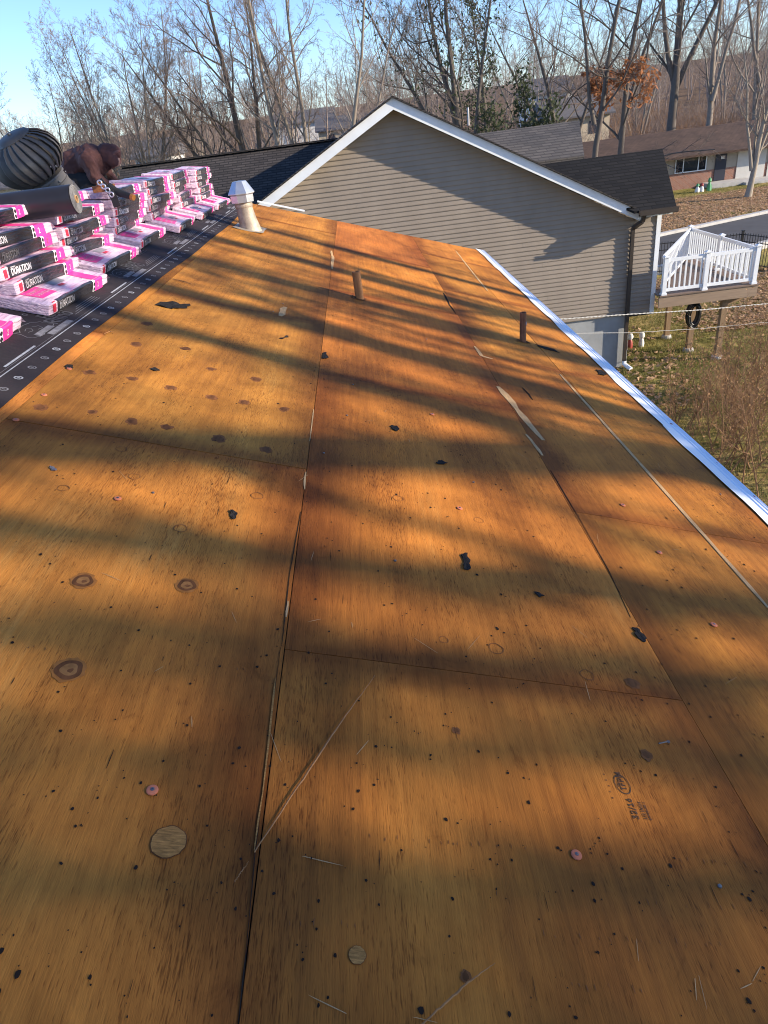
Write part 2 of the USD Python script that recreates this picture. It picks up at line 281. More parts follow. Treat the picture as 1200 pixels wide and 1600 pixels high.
M('brick', {'g': ('geometry', {}), 's': ('separate_xyz', {}), 'c': ('combine_xyz', {}), 'b': ('brick_texture', {'color1': (0.23, 0.085, 0.05), 'color2': (0.30, 0.125, 0.075), 'mortar': (0.30, 0.25, 0.21), 'scale': 1.0, 'mortar_size': 0.008, 'brick_width': 0.21, 'row_height': 0.075}), 'p': ('principled_bsdf', {'roughness': 0.9})},
  [('g.position', 's.vector'), ('s.x', 'c.x'), ('s.z', 'c.y'), ('c.vector', 'b.vector'), ('b.color', 'p.base_color')])
# vegetation and ground
plain('bark_grey', (0.19, 0.155, 0.122), 0.9, 0.35, 5, stretch=(6, 6, 0.8), bump=0.5, bscale=8)
plain('bark_dark', (0.092, 0.075, 0.062), 0.9, 0.35, 5, stretch=(6, 6, 0.8), bump=0.5, bscale=8)
plain('bark_pale', (0.24, 0.20, 0.155), 0.9, 0.3, 5, stretch=(6, 6, 0.8), bump=0.4, bscale=8)
plain('twig_brown', (0.19, 0.135, 0.105), 0.9, 0.3, 3)
plain('twig_grey', (0.23, 0.18, 0.15), 0.9, 0.3, 3)
plain('twig_dark', (0.105, 0.082, 0.066), 0.9, 0.3, 3)
plain('twig_purple', (0.225, 0.168, 0.135), 0.9, 0.3, 0.5)
plain('shrub_brown', (0.23, 0.125, 0.062), 0.9, 0.4, 8)
def leafy(name, c1, c2, tr=0.35):
    M(name, {'g': ('geometry', {}), 'n': ('noise_texture', {'scale': 2.5, 'detail': 4.0}), 'w': ('math', {'math_type': 'multiply_add', 'value2': 0.5}), 'r': ('rgb_ramp', {'ramp': [(0.2, c1), (0.9, c2)]}),
             'd': ('principled_bsdf', {'roughness': 0.7, 'specular_ior_level': 0.2}), 't': ('translucent_bsdf', {}), 'x': ('mix_closure', {'fac': tr})},
      [('g.position', 'n.vector'), ('g.random_per_island', 'w.value1'), ('n.fac', 'w.value3'), ('w.value', 'r.fac'), ('r.color', 'd.base_color'), ('r.color', 't.color'), ('d.BSDF', 'x.closure1'), ('t.BSDF', 'x.closure2')], surface='x.closure')
leafy('leaf_orange', (0.22, 0.085, 0.035), (0.42, 0.19, 0.085))
leafy('leaf_tan', (0.32, 0.18, 0.09), (0.70, 0.48, 0.30))
leafy('needle_green', (0.034, 0.046, 0.022), (0.085, 0.095, 0.048), 0.3)
leafy('ivy_green', (0.035, 0.050, 0.022), (0.10, 0.12, 0.06), 0.2)
leafy('grass_blade', (0.11, 0.12, 0.03), (0.30, 0.26, 0.09), 0.3)
leafy('shrub_leaf', (0.17, 0.085, 0.04), (0.42, 0.26, 0.12), 0.35)
M('lawn', {'g': ('geometry', {}), 'n1': ('noise_texture', {'scale': 0.22, 'detail': 6.0, 'roughness': 0.6}), 'n2': ('noise_texture', {'scale': 9.0, 'detail': 5.0, 'roughness': 0.7}), 'n3': ('noise_texture', {'scale': 1.3, 'detail': 5.0}),
           'r1': ('rgb_ramp', {'ramp': [(0.33, (0.19, 0.185, 0.055)), (0.47, (0.32, 0.26, 0.10)), (0.60, (0.38, 0.28, 0.14))]}), 'r2': ('rgb_ramp', {'ramp': [(0.3, (0.5, 0.5, 0.48)), (0.7, (1.5, 1.4, 1.25))]}), 'r3': ('rgb_ramp', {'ramp': [(0.3, (0.75, 0.78, 0.7)), (0.7, (1.15, 1.1, 1.05))]}),
           'x': ('mix', {'mix_type': 'multiply', 'fac': 1.0}), 'x2': ('mix', {'mix_type': 'multiply', 'fac': 1.0}), 'sy': ('separate_xyz', {}), 'mr': ('map_range', {'from_min': 56.0, 'from_max': 68.0, 'clamp': True}), 'xf': ('mix', {'mix_type': 'mix', 'color2': (0.15, 0.10, 0.068)}),
           'b': ('bump', {'strength': 0.8, 'distance': 0.06}), 'p': ('principled_bsdf', {'roughness': 0.95, 'specular_ior_level': 0.1})},
  [('g.position', 'n1.vector'), ('g.position', 'n2.vector'), ('g.position', 'n3.vector'), ('n1.fac', 'r1.fac'), ('n2.fac', 'r2.fac'), ('n3.fac', 'r3.fac'), ('g.position', 'sy.vector'), ('sy.y', 'mr.value'), ('mr.result', 'xf.fac'), ('r1.color', 'xf.color1'), ('xf.color', 'x.color1'), ('r2.color', 'x.color2'), ('x.color', 'x2.color1'), ('r3.color', 'x2.color2'), ('x2.color', 'p.base_color'), ('n2.fac', 'b.height'), ('b.normal', 'p.normal')])
plain('soil_leaf', (0.135, 0.095, 0.065), 0.95, 0.4, 0.6)
# person
plain('hoodie', (0.085, 0.034, 0.028), 0.9, 0.25, 12, bump=0.3)
plain('hoodie_paler', (0.15, 0.066, 0.052), 0.9, 0.25, 20)  # paler maroon than the hoodie, for the hood rim
plain('trousers', (0.020, 0.018, 0.018), 0.9, 0.25, 12)
plain('skin', (0.36, 0.20, 0.13), 0.6, 0.1)
plain('belt_leather', (0.25, 0.10, 0.03), 0.6, 0.3, 20)
plain('strap_black', (0.020, 0.019, 0.019), 0.7, 0.2)
plain('orange_plastic', (0.38, 0.15, 0.035), 0.4, 0.1)
plain('toy_green', (0.07, 0.25, 0.10), 0.5, 0.1)
plain('toy_red', (0.30, 0.05, 0.04), 0.5, 0.1)

# ------------------------------------------------------------------ the ground, street
def gz(x, y):
    x, y = np.asarray(x, float), np.asarray(y, float)
    z = -6.7 + 0.25 * np.clip((y - 16) / 14, 0, 1)
    t = np.clip((y - 62) / 240, 0, 1); z = z + 9.0 * t * t * (3 - 2 * t)
    t = np.clip((y - 250) / 900, 0, 1); z = z + 26 * t
    return z + 0.10 * (fbm(np.stack([x * 0.18, y * 0.18, 0 * x], -1), 3, 5) - 0.5) * np.clip((y - 14) / 10, 0.3, 1)
gx = np.concatenate([np.linspace(-1200, -120, 28), np.linspace(-110, -30, 21), np.linspace(-28, 60, 90), np.linspace(64, 160, 20), np.linspace(200, 1200, 24)])
gy = np.concatenate([np.linspace(-300, -20, 12), np.linspace(-14, 70, 86), np.linspace(75, 320, 36), np.linspace(360, 1800, 24)])
GX, GY = np.meshgrid(gx, gy, indexing='ij'); GZ = gz(GX, GY)
ids = np.arange(GX.size).reshape(GX.shape)
g = MB(); g.add(np.stack([GX, GY, GZ], -1).reshape(-1, 3), np.stack([ids[:-1, :-1], ids[1:, :-1], ids[1:, 1:], ids[:-1, 1:]], -1).reshape(-1, 4))
tag(g.build('ground', 'lawn', smooth=True), kind='structure')
ZG = -6.45
K0, K1 = at_z(1045, 367.5, ZG + .1), at_z(1200, 334, ZG + .1)      # the far kerb
kd = (K1 - K0)[:2]; kd = kd / np.linalg.norm(kd); kn = np.array([-kd[1], kd[0]])
def street_pt(t, w, dz=0.0):
    q = K0[:2] + kd * t + kn * w; return np.array([q[0], q[1], ZG + dz])
st = MB()
tt = np.linspace(-90, 70, 81)
for a, b in zip(tt[:-1], tt[1:]): st.quad(street_pt(a, -5.2, .12), street_pt(b, -5.2, .12), street_pt(b, 0, .12), street_pt(a, 0, .12))
tag(st.build('street', 'asphalt'), kind='structure')
kb = MB()
for w0, w1 in ((0.004, 0.30), (-5.5, -5.204)):
    for a, b in zip(tt[:-1:2], tt[2::2]):
        kb.prism([(a + .01, w0), (b - .01, w0), (b - .01, w1), (a + .01, w1)], [*kd, 0], [*kn, 0], (0, 0, 0.32), street_pt(0, 0, -0.07))
tag(kb.build('kerb', 'concrete_pale'), kind='structure')

# ------------------------------------------------------------------ our house: stripped roof deck
rnd = random.Random(11)
house = thing('house', 'the house whose roof we stand on, its roof stripped to bare orange plywood', 'house', (0, 0, 0))
yend = lambda x: 11.50 + 0.130 * x
EAVE = 1.967 / math.cos(AL); RIDGE = -2.67 / math.cos(AL)
w = MB()
w.prism([(-6.6, -6.6), (1.55, -6.6), (1.55, -2.12), (-2.67, -0.66), (-6.6, -2.0)], (1, 0, 0), (0, 0, 1), (0, 17.0, 0), (0, -6.0, 0))
w.build('wall', 'siding', house)
w = MB()   # rafters' body, the back slope and the underside
prof = [(EAVE * math.cos(AL) - .01, -2.035), (-2.67, -0.492), (-7.3, -2.04), (-7.3, -2.2), (-2.67, -0.65), (1.955, -2.2)]
A = np.array([[x, -3.0, z] for x, z in prof]); B = np.array([[x, yend(max(x, -2.67)) - .01, z] for x, z in prof])
n_ = len(prof); w.add(np.vstack([A, B]), [[i, (i + 1) % n_, n_ + (i + 1) % n_, n_ + i] for i in range(n_)])
w.add(A, [[0, 1, 4, 5], [1, 2, 3, 4]]); w.add(B, [[0, 5, 4, 1], [1, 4, 3, 2]])
roof = w.build('roof', 'dark_wood', house)
w = MB(); w.quad([-2.67, -3, -.486], [-2.67, 11.0, -.486], [-7.31, 11.0, -2.034], [-7.31, -3, -2.034]); w.build('back_slope_membrane', 'membrane', house)
cols = [(-2.67, -1.512, 1.45), (-1.512, -0.355, 2.60), (-0.355, 0.802, 1.455), (0.802, 1.415, 2.625), (1.415, 1.967, 2.625)]
tints = [(1.0, 1.03, 1.03), (1.0, 1.04, 1.05), (1.0, 0.93, 0.95), (0.97, 0.98, 0.95), (1.0, 1.0, 0.95)]
edges = [-2.0, -0.355, None, 0.802, 1.967]
mi = 0
for ci, (x0, x1, j) in enumerate(cols):
    ys = [-3.0] + [j + 2.44 * k for k in range(-1, 5) if -2.4 < j + 2.44 * k < 10.9] + [99]
    for a, b in zip(ys[:-1], ys[1:]):
        tv = np.array(tints[ci]) * rnd.uniform(0.93, 1.08) * np.array([1, rnd.uniform(0.95, 1.06), rnd.uniform(0.92, 1.10)])
        if ci == 1 and b > 5: tv = tv * (1.0, 1.06, 1.05)
        mt = ply(mi, rnd, tv, edges[ci] if (ci != 2) else (0.802 if mi % 2 else -0.355), a, min(b, 50)); mi += 1
        gp = 0.0014; up = rnd.uniform(-0.0012, 0.0012)
        s0, s1 = x0 / math.cos(AL) + gp, x1 / math.cos(AL) - gp
        e0, e1 = min(b - gp, yend(x0)), min(b - gp, yend(x1))
        pts = [(s0, a + gp), (s1, a + gp), (s1, e1), (s0, e0)]
        m = MB(); m.prism([(p[0], p[1]) for p in pts], DS, (0, 1, 0), -DN * 0.0125, S(0, 0, up))
        # worn, rounded arris: a narrow chamfer ring above the sheet edge
        m.build('plywood_sheet', mt, roof)
rr = random.Random(5)
def blob(mb, s, y, rs, ry, n, k=14, jit=0.12, rot=0.0, seed=None):
    r_ = random.Random(seed if seed is not None else rr.random())
    pts = []
    for i in range(k):
        a = 2 * math.pi * i / k; q = 1 + r_.uniform(-jit, jit)
        u, v = rs * q * math.cos(a), ry * q * math.sin(a)
        pts.append(S(s + u * math.cos(rot) - v * math.sin(rot), y + u * math.sin(rot) + v * math.cos(rot), n))
    c = S(s, y, n + 0.0002); mb.add(np.vstack([[c], pts]), [[0, 1 + i, 1 + (i + 1) % k] for i in range(k)])
def px_size(px, py, d):
    """metres per image step d at a roof point"""
    return np.linalg.norm(on_roof(px + d, py) - on_roof(px, py))
# knots and round wooden plugs
def annulus(mb, s, y, r0, r1, n, r_, k=30, bold=False):
    ph = [r_.uniform(0, 6.28) for _ in range(4)]; A_, B_ = [], []
    for i in range(k):
        a = 2 * math.pi * i / k; w_ = .55 + .45 * math.sin(a + ph[0]) * math.sin(2 * a + ph[1]); w_ = 1.0 - .4 * w_ if bold else w_; e = 1 + .05 * math.sin(3 * a + ph[2]) + .03 * math.sin(5 * a + ph[3])
        mid = (r0 + r1) / 2; hw = (r1 - r0) / 2 * (.35 + .65 * w_)
        for L_, q in ((A_, mid - hw), (B_, mid + hw)): L_.append(S(s + q * e * math.cos(a), y + q * e * 1.05 * math.sin(a), n))
    mb.add(np.array(A_ + B_), [[i, (i + 1) % k, k + (i + 1) % k, k + i] for i in range(k)])
for (px, py, r, kind) in [(263, 1316, 27, 'plug'), (558, 1493, 13, 'plug'), (775, 1014, 11, 'plug'), (693, 1000, 7, 'plug'), (917, 1055, 10, 'plug'), (210, 745, 10, 'plug'), (357, 733, 9, 'plug'), (402, 775, 10, 'plug'), (282, 826, 11, 'plug'), (190, 702, 9, 'plug'), (748, 813, 7, 'plug'), (622, 779, 8, 'plug'), (99, 763, 10, 'plug'), (707, 652, 6, 'plug'), (942, 857, 5, 'plug'), (988, 1068, 9, 'knot'),
                          (108, 1047, 23, 'ring'), (130, 908, 17, 'ring'), (292, 915, 15, 'ring'), (267, 606, 9, 'knot'), (331, 621, 8, 'knot'), (382, 629, 8, 'knot'), (444, 640, 7, 'knot'), (206, 659, 9, 'knot'), (261, 668, 9, 'knot'), (342, 686, 10, 'knot'), (416, 703, 9, 'knot'), (64, 637, 10, 'knot'), (144, 644, 7, 'knot'), (213, 538, 8, 'knot'), (230, 506, 7, 'knot'), (290, 545, 7, 'knot'), (140, 582, 9, 'knot'), (207, 592, 8, 'knot'), (400, 593, 7, 'knot'), (330, 577, 6, 'knot'), (1010, 1180, 7, 'knot'), (727, 1526, 7, 'knot'), (713, 1142, 6, 'knot')]:
    s, y = sy(px, py); r = r * np.linalg.norm(on_roof(px + 1, py) - on_roof(px, py)); rk_ = random.Random(px * 7 + py)
    if kind == 'plug' and px not in (263, 558):
        m = MB(); annulus(m, s, y, r * .86, r * rk_.uniform(.97, 1.05), .0018, rk_); m.build('plug_outline', 'stain_ring', roof)
    elif kind == 'plug':
        m = MB(); blob(m, s, y, r * 1.06, r * 1.08, 0.0016, 26, 0.06, 0, px); m.build('knot_hole_edge', 'knot', roof)
        m = MB(); blob(m, s, y, r, r * 1.02, 0.0024, 26, 0.05, 0, px); m.build('wood_plug', 'knot_pale', roof)
    elif kind == 'ring':
        m = MB(); blob(m, s, y, r * 1.22, r * 1.3, .0014, 26, .10, 0, py); m.build('knot_stain', 'knot_halo', roof)
        m = MB(); blob(m, s, y, r * .85, r * .9, .0017, 22, .08, 0, py); m.build('knot_core', 'knot_core', roof)
        m = MB(); annulus(m, s, y, r * .58, r * 1.0, .0020, rk_, 30, True); m.build('knot', 'knot', roof)
        m = MB(); blob(m, s + r * .1, y - r * .1, r * .28, r * .2, .0021, 12, .35, .4, px); m.build('knot_centre', 'knot', roof)
    else:
        m = MB(); blob(m, s, y, r * 1.15, r * rk_.uniform(1.1, 1.6), 0.0016, 16, 0.22, rk_.uniform(-.3, .3), px); m.build('knot_stain', 'stain_ring', roof)
        m = MB(); blob(m, s, y, r * .7, r * rk_.uniform(.7, 1.1), 0.0022, 14, 0.22, rk_.uniform(-.3, .3), py); m.build('knot', 'knot', roof)
# nail holes and old nail heads, far more than one could pick out
nh, ns = MB(), MB()
for i in range(3000):
    x = rr.uniform(-1.5, 1.93); y = 0.45 + 10.8 * rr.random() ** 1.5
    if y > yend(x) - .1: continue
    s = x / math.cos(AL); q = 0.0012 + 0.0030 * rr.random() ** 2.2 * (1.5 if rr.random() < .1 else 1)
    blob(nh, s, y, q, q * rr.uniform(1, 1.5), 0.0018, 7, 0.3)
    if rr.random() < .35: blob(nh, s + rr.uniform(-.02, .02), y + rr.uniform(-.02, .02), q * .6, q * .7, 0.0019, 6, 0.3)
for i in range(160):      # short checks along the grain
    x = rr.uniform(-1.5, 1.93); y = 0.45 + 8 * rr.random() ** 1.5
    blob(nh, x / math.cos(AL), y, rr.uniform(0.0005, 0.0010), rr.uniform(0.008, 0.035), 0.0017, 6, 0.25, rr.uniform(-.06, .06))
tag(nh.build('nail_hole', 'nail_dark', roof), kind='stuff')
rm_, sc_ = MB(), MB()
for yr_, xa, xb in ((.72, -.3, 1.9), (.80, .1, 1.2), (.905, -.3, .7), (.99, .4, 1.9), (.63, .2, 1.6), (1.36, -1.4, -.4), (1.9, -1.4, -.5), (2.2, .0, .75), (1.78, .9, 1.9)):
    x = xa
    while x < xb:
        x += rr.uniform(.008, .022)
        if math.sin(x * 9 + yr_ * 50) > -.2 and rr.random() < .5: blob(rm_, x / math.cos(AL), yr_ + .018 * x + rr.uniform(-.004, .004), rr.uniform(.0007, .0016), rr.uniform(.003, .008), .0017, 6, .3, rr.uniform(-.2, .2))
for i in range(90):
    x = rr.uniform(-1.4, 1.85); y = .5 + 6 * rr.random() ** 1.6; blob(sc_, x / math.cos(AL), y, rr.uniform(.0005, .0011), rr.uniform(.012, .055), .0018, 6, .2, rr.uniform(-1.5, 1.5))
tag(rm_.build('roller_mark', 'stain_ring', roof), kind='stuff'); tag(sc_.build('pale_scratch', 'fresh_wood', roof), kind='stuff')
for i in range(16):
    x = rr.uniform(-1.4, 1.9); y = 0.5 + 6 * rr.random() ** 1.4
    s = x / math.cos(AL); v, f = lathe([(0.0001, 0.004), (0.0045, 0.0035), (0.0052, 0.001), (0.0052, 0.0)], 8)
    ns.add(v @ SROT.T + S(s, y, 0.001), f)
tag(ns.build('nail_head', 'nail_steel', roof), kind='stuff')
# pale torn veneer, cracks and strips along the seams
def strip(pts, width, mat, name, n=0.003, th=0.002, jit=0.25, seed=1, parent=roof):
    r_ = random.Random(seed); P = [np.array(sy(*q)) for q in pts]; L, Rr = [], []
    fine = []
    for a, b in zip(P[:-1], P[1:]):
        k = max(2, int(np.linalg.norm(b - a) / 0.12))
        fine += [a + (b - a) * i / k for i in range(k)]
    fine.append(P[-1])
    for i, q in enumerate(fine):
        d = fine[min(i + 1, len(fine) - 1)] - fine[max(i - 1, 0)]; d = d / np.linalg.norm(d); nn = np.array([-d[1], d[0]])
        end = 0.5 if i in (0, len(fine) - 1) else 1.0
        L.append(q + nn * width / 2 * end * (1 + r_.uniform(-jit, jit))); Rr.append(q - nn * width / 2 * end * (1 + r_.uniform(-jit, jit)))
    m = MB()
    k = len(L); top = np.array([S(*q, n) for q in L] + [S(*q, n) for q in Rr]); bot = np.array([S(*q, n - th) for q in L] + [S(*q, n - th) for q in Rr])
    f = [[i, i + 1, k + i + 1, k + i] for i in range(k - 1)]; o = 2 * k
    f += [[i, o + i, o + i + 1, i + 1] for i in range(k - 1)] + [[k + i, k + i + 1, o + k + i + 1, o + k + i] for i in range(k - 1)] + [[0, k, o + k, o], [k - 1, o + k - 1, o + 2 * k - 1, 2 * k - 1]]
    m.add(np.vstack([top, bot]), f)
    return m.build(name, mat, parent)
strip([(875, 585), (960, 680), (1060, 792), (1200, 950)], 0.020, 'fresh_wood', 'pale_seam_strip', 0.003, 0.003, 0.2, 3)
strip([(712, 392), (740, 428), (762, 455)], 0.022, 'fresh_wood', 'pale_seam_strip', 0.003, 0.003, 0.3, 4)
strip([(778, 604), (800, 628), (826, 664), (849, 688)], 0.040, 'fresh_wood', 'torn_veneer', 0.002, 0.002, 0.5, 5)
strip([(822, 679), (835, 694), (848, 712)], 0.020, 'fresh_wood', 'torn_veneer', 0.002, 0.002, 0.5, 6)
strip([(741, 541), (752, 556), (770, 561)], 0.035, 'fresh_wood', 'torn_veneer', 0.002, 0.002, 0.5, 7)
strip([(518, 392), (520, 405), (519, 420)], 0.03, 'fresh_wood', 'torn_veneer', 0.002, 0.002, 0.4, 8)
strip([(438, 494), (441, 487), (446, 480)], 0.05, 'fresh_wood', 'torn_veneer', 0.002, 0.002, 0.3, 9)
strip([(476, 765), (476, 752), (478, 738)], 0.007, 'fresh_wood', 'torn_veneer', 0.003, 0.002, 0.5, 10)
strip([(447, 965), (449, 950), (450, 940)], 0.006, 'fresh_wood', 'torn_veneer', 0.003, 0.002, 0.4, 11)
strip([(484, 690), (488, 660), (490, 640)], 0.005, 'fresh_wood', 'torn_veneer', 0.003, 0.002, 0.4, 15)
strip([(397, 1330), (410, 1240), (425, 1110), (430, 1060)], 0.004, 'knot_pale', 'split_edge', 0.003, 0.002, 0.6, 12)
strip([(372, 1600), (385, 1480), (398, 1340), (424, 1120), (438, 1012)], 0.0022, 'nail_dark', 'seam_gap', 0.0019, 0.001, 0.6, 13)
strip([(440, 1010), (452, 900), (470, 800)], 0.0025, 'nail_dark', 'seam_gap', 0.0019, 0.001, 0.7, 14)
strip([(985, 965), (950, 890), (905, 810), (860, 735)], 0.003, 'nail_dark', 'seam_gap', 0.0019, 0.001, 0.7, 16)
strip([(693, 458), (702, 476), (712, 490)], 0.02, 'nail_dark', 'seam_gap', 0.002, 0.001, 0.5, 17)
strip([(832, 625), (826, 616), (816, 606)], 0.012, 'nail_dark', 'seam_gap', 0.0024, 0.001, 0.5, 18)
# grade stamp printed on the sheet
stp = MB(); c_s, c_y = sy(972, 1226)
ring_o = np.array([[math.cos(a) * 0.030, math.sin(a) * 0.021] for a in np.linspace(0, 2 * np.pi, 40, endpoint=False)]); ring_i = ring_o * 0.90
def onsheet(q, s0, y0, rot, n=0.0017):
    c, s_ = math.cos(rot), math.sin(rot); q = np.asarray(q)
    return np.array([S(s0 + u * c - v * s_, y0 + u * s_ + v * c, n) for u, v in q[:, :2]])
ROT = math.radians(90)
o_, i_ = onsheet(ring_o, c_s, c_y, ROT), onsheet(ring_i, c_s, c_y, ROT)
stp.add(np.vstack([o_, i_]), [[i, (i + 1) % 40, 40 + (i + 1) % 40, 40 + i] for i in range(40)])
def stamp_text(t, h, s0, y0, rot, spaced=False):
    v, f = lettering(t, h, True, 0.0002); v[:, 0] -= 0; stp.add(onsheet(v, s0, y0, rot, 0.0017) + np.outer(v[:, 2], DN), f)
stamp_text('TFPM', 0.015, c_s + 0.007, c_y - 0.020, ROT)
stamp_text('MILL', 0.005, c_s - 0.010, c_y - 0.009, ROT)
s_, y_ = sy(1001, 1280); stamp_text('32/16', 0.015, s_ - .004, y_ - 0.004, ROT)
s_, y_ = sy(1012, 1282); stamp_text('1/2 INCH', 0.008, s_, y_, ROT)
stamp_text('EXPOSURE 1', 0.006, s_ + .011, y_, ROT)
for k, (ch, (px, py)) in enumerate(zip('DRAGN', [(945, 1212), (949, 1221), (953, 1230), (955, 1239), (959, 1249)])):
    s_, y_ = sy(px, py); stamp_text(ch, 0.005, s_, y_, ROT)
tag(stp.build('grade_stamp', 'ink', roof), None)

# the strip of printed membrane along the ridge
um = MB(); s0, s1 = RIDGE, -1.566 / math.cos(AL)
yy = np.linspace(-2.5, 10.95, 55); edge_j = [0.006 * math.sin(3.1 * y) + 0.010 * math.sin(0.9 * y + 1) for y in yy]
V = []
for y, j in zip(yy, edge_j):
    V += [S(s0, y, 0.0045), S(s0 + .5, y, 0.0050 + .001 * math.sin(5 * y)), S(s1 + j, y, 0.0048), S(s1 + j, y, 0.0022)]
V = np.array(V); k = len(yy); I = np.arange(k * 4).reshape(k, 4)
um.add(V, np.concatenate([np.stack([I[:-1, c], I[:-1, c + 1], I[1:, c + 1], I[1:, c]], -1) for c in range(3)]))
memb = um.build('membrane', 'membrane', house)
pr, pd = MB(), MB(); NP = 0.0068
def prow(mb, sa, sb, ya, yb): mb.add([S(sa, ya, NP), S(sb, ya, NP), S(sb, yb, NP), S(sa, yb, NP)], [[0, 1, 2, 3]])
y = -1.0
while y < 10.8:
    prow(pr, s1 - 0.135, s1 - 0.129, y, min(y + 0.60, 10.85)); prow(pd, s1 - .152, s1 - .150, y, min(y + 0.6, 10.85)); y += 0.6
for k in range(70):       # the ring marks in two rows
    yk = 1.2 + 0.152 * k
    if yk > 10.8: break
    ring = [(0.020 * math.cos(a), 0.020 * math.sin(a)) for a in np.linspace(0, 2 * np.pi, 14, endpoint=False)]
    a_, b_ = onsheet(ring, s1 - .065, yk, 0, NP), onsheet(np.array(ring) * .66, s1 - .065, yk, 0, NP)
    tgt = pr if k % 3 == 0 else pd
    tgt.add(np.vstack([a_, b_]), [[i, (i + 1) % 14, 14 + (i + 1) % 14, 14 + i] for i in range(14)])
    prow(tgt, s1 - .072, s1 - .058, yk - .004, yk + .004)
    if k % 3 == 0:
        a_, b_ = onsheet(np.array(ring) * .8, s1 - .40, yk, 0, NP), onsheet(np.array(ring) * .5, s1 - .40, yk, 0, NP)
        pd.add(np.vstack([a_, b_]), [[i, (i + 1) % 14, 14 + (i + 1) % 14, 14 + i] for i in range(14)])
def line_art(mb, poly, s0_, y0_, wd=0.004):
    P = onsheet(poly, s0_, y0_, math.radians(90), NP)
    for a, b in zip(P[:-1], P[1:]):
        d = b - a; L = np.linalg.norm(d); d = d / max(L, 1e-9); nn = np.cross(DN, d) * wd / 2
        mb.add([a - nn, b - nn, b + nn, a + nn], [[0, 1, 2, 3]])
animal = [(0.0, 0.0), (.03, .05), (.02, .085), (.055, .06), (.10, .085), (.17, .095), (.24, .085), (.29, .05), (.30, -.02), (.24, -.035), (.16, -.03), (.10, -.045), (.05, -.04), (.015, -.02), (0, 0)]
for k in range(6):
    yk = 1.85 + 1.62 * k + (0.10 if k else 0)
    if yk > 10.2: break
    line_art(pd, animal, s1 - .24, yk); line_art(pd, [(.08, .03), (.12, .02), (.15, .04), (.13, .06), (.09, .05)], s1 - .24, yk, .003); line_art(pd, [(.18, .05), (.22, .03), (.2, .0), (.16, .01)], s1 - .24, yk, .003)
    v, f = lettering('Rhino', 0.075, True, 0.0002); pd.add(onsheet(v, s1 - .205, yk + .30, math.radians(90), NP), f)
    v, f = lettering('Roof', 0.075, True, 0.0002); pd.add(onsheet(v, s1 - .27, yk + .36, math.radians(90), NP), f)
    prow(pd, s1 - .190, s1 - .155, yk + .12, yk + .42); prow(pd, s1 - .235, s1 - .20, yk + .06, yk + .26)
    prow(pr, s1 - .172, s1 - .160, yk - .45, yk - .10)
    for q in range(4): prow(pd, s1 - .19 - .016 * q, s1 - .186 - .016 * q, yk + .55 + .05 * q, yk + 1.0)
    v, f = lettering('NAIL HERE / CLOUEZ ICI', 0.03, True, 0.0002); pd.add(onsheet(v, s1 - .33, yk + .62, math.radians(90), NP), f)
    v, f = lettering('U20', 0.10, True, 0.0002); pd.add(onsheet(v, s1 - .40, yk + .45, math.radians(90), NP), f)
pr.build('printed_line', 'membrane_print', memb); pd.build('printed_logo', 'membrane_print_dim', memb)

# drip edge in overlapping lengths, ribbed
dd = random.Random(3)
for k, (ya, yb) in enumerate([(-3.0, 1.15), (1.08, 4.15), (4.08, 7.05), (6.98, 9.6), (9.53, 11.82)]):
    z0 = 0.0035 + 0.0015 * (k % 2)
    pf = [(0.0, 0.0), (0.050, 0.0006), (0.056, 0.006), (0.064, 0.0005), (0.080, 0.0005), (0.087, 0.006), (0.095, 0.0005), (0.104, 0.0005), (0.110, 0.006), (0.117, 0.0), (0.124, -0.003), (0.128, -0.012), (0.126, -0.075), (0.138, -0.088)]
    ny = int((yb - ya) / 0.12) + 2; yv = np.linspace(ya, yb, ny); V = []
    for y in yv:
        wv = 0.006 * math.sin(4.3 * y + k) + 0.004 * math.sin(11 * y)
        for i, (a, b) in enumerate(pf):
            V.append(S(EAVE - 0.088 + a + (wv - .026 if i == 0 else 0), y, z0 + b + (0.004 * abs(math.sin(2.1 * y + k)) if i == 0 else 0)))
    V = np.array(V); I = np.arange(len(V)).reshape(ny, len(pf))
    m = MB(); m.add(V, np.concatenate([np.stack([I[:-1, c], I[:-1, c + 1], I[1:, c + 1], I[1:, c]], -1) for c in range(len(pf) - 1)]))
    m.build('drip_edge', 'drip_white', house, smooth=35)
m = MB(); m.bounds((1.86, -3, -2.24), (1.965, 11.7, -2.06)); m.build('fascia', 'trim_white', house)
# white metal on the far rake
a, b = on_roof(402, 316), on_roof(476, 331)
m = MB(); m.beam(a + (0, .02, .012), b + (0, .02, .012), 0.035, 0.02, DN); m.build('rake_flashing', 'trim_white', house)

# ------------------------------------------------------------------ neighbour's house
YG = 18.0
nb = thing('neighbour_house', 'tan vinyl sided gable house with white rake trim, next door', 'house', (0, YG, -6.6))
O = (0, YG, -6.6)
pk = at_y(613, 153, 17.6); PX, PZ, RS = pk[0], pk[2], 0.524
XL, XR, XC = PX - 5.75, 6.86, 7.45          # left eave corner, foundation corner, right corner
ZB = -5.17; EZ = PZ - RS * (XR - PX)
def rake_z(x): return PZ - 0.23 - RS * abs(x - PX)
m = MB(O); m.bounds((XL + .3, YG + .06, -6.9), (6.78, YG + 9.0, ZB)); m.build('foundation', 'concrete', nb)
m = MB(O); m.bounds((6.785, YG + .10, -6.9), (6.86, YG + .3, ZB)); m.build('foundation_corner', 'deck_tan', nb)
m = MB(O); m.prism([(XL + .3, ZB), (XR, ZB), (XR, rake_z(XR)), (PX, PZ - .25), (XL + .3, rake_z(XL + .3))], (1, 0, 0), (0, 0, 1), (0, 9.0, 0), (0, YG + .03, 0))
wall = m.build('wall', 'siding', nb)
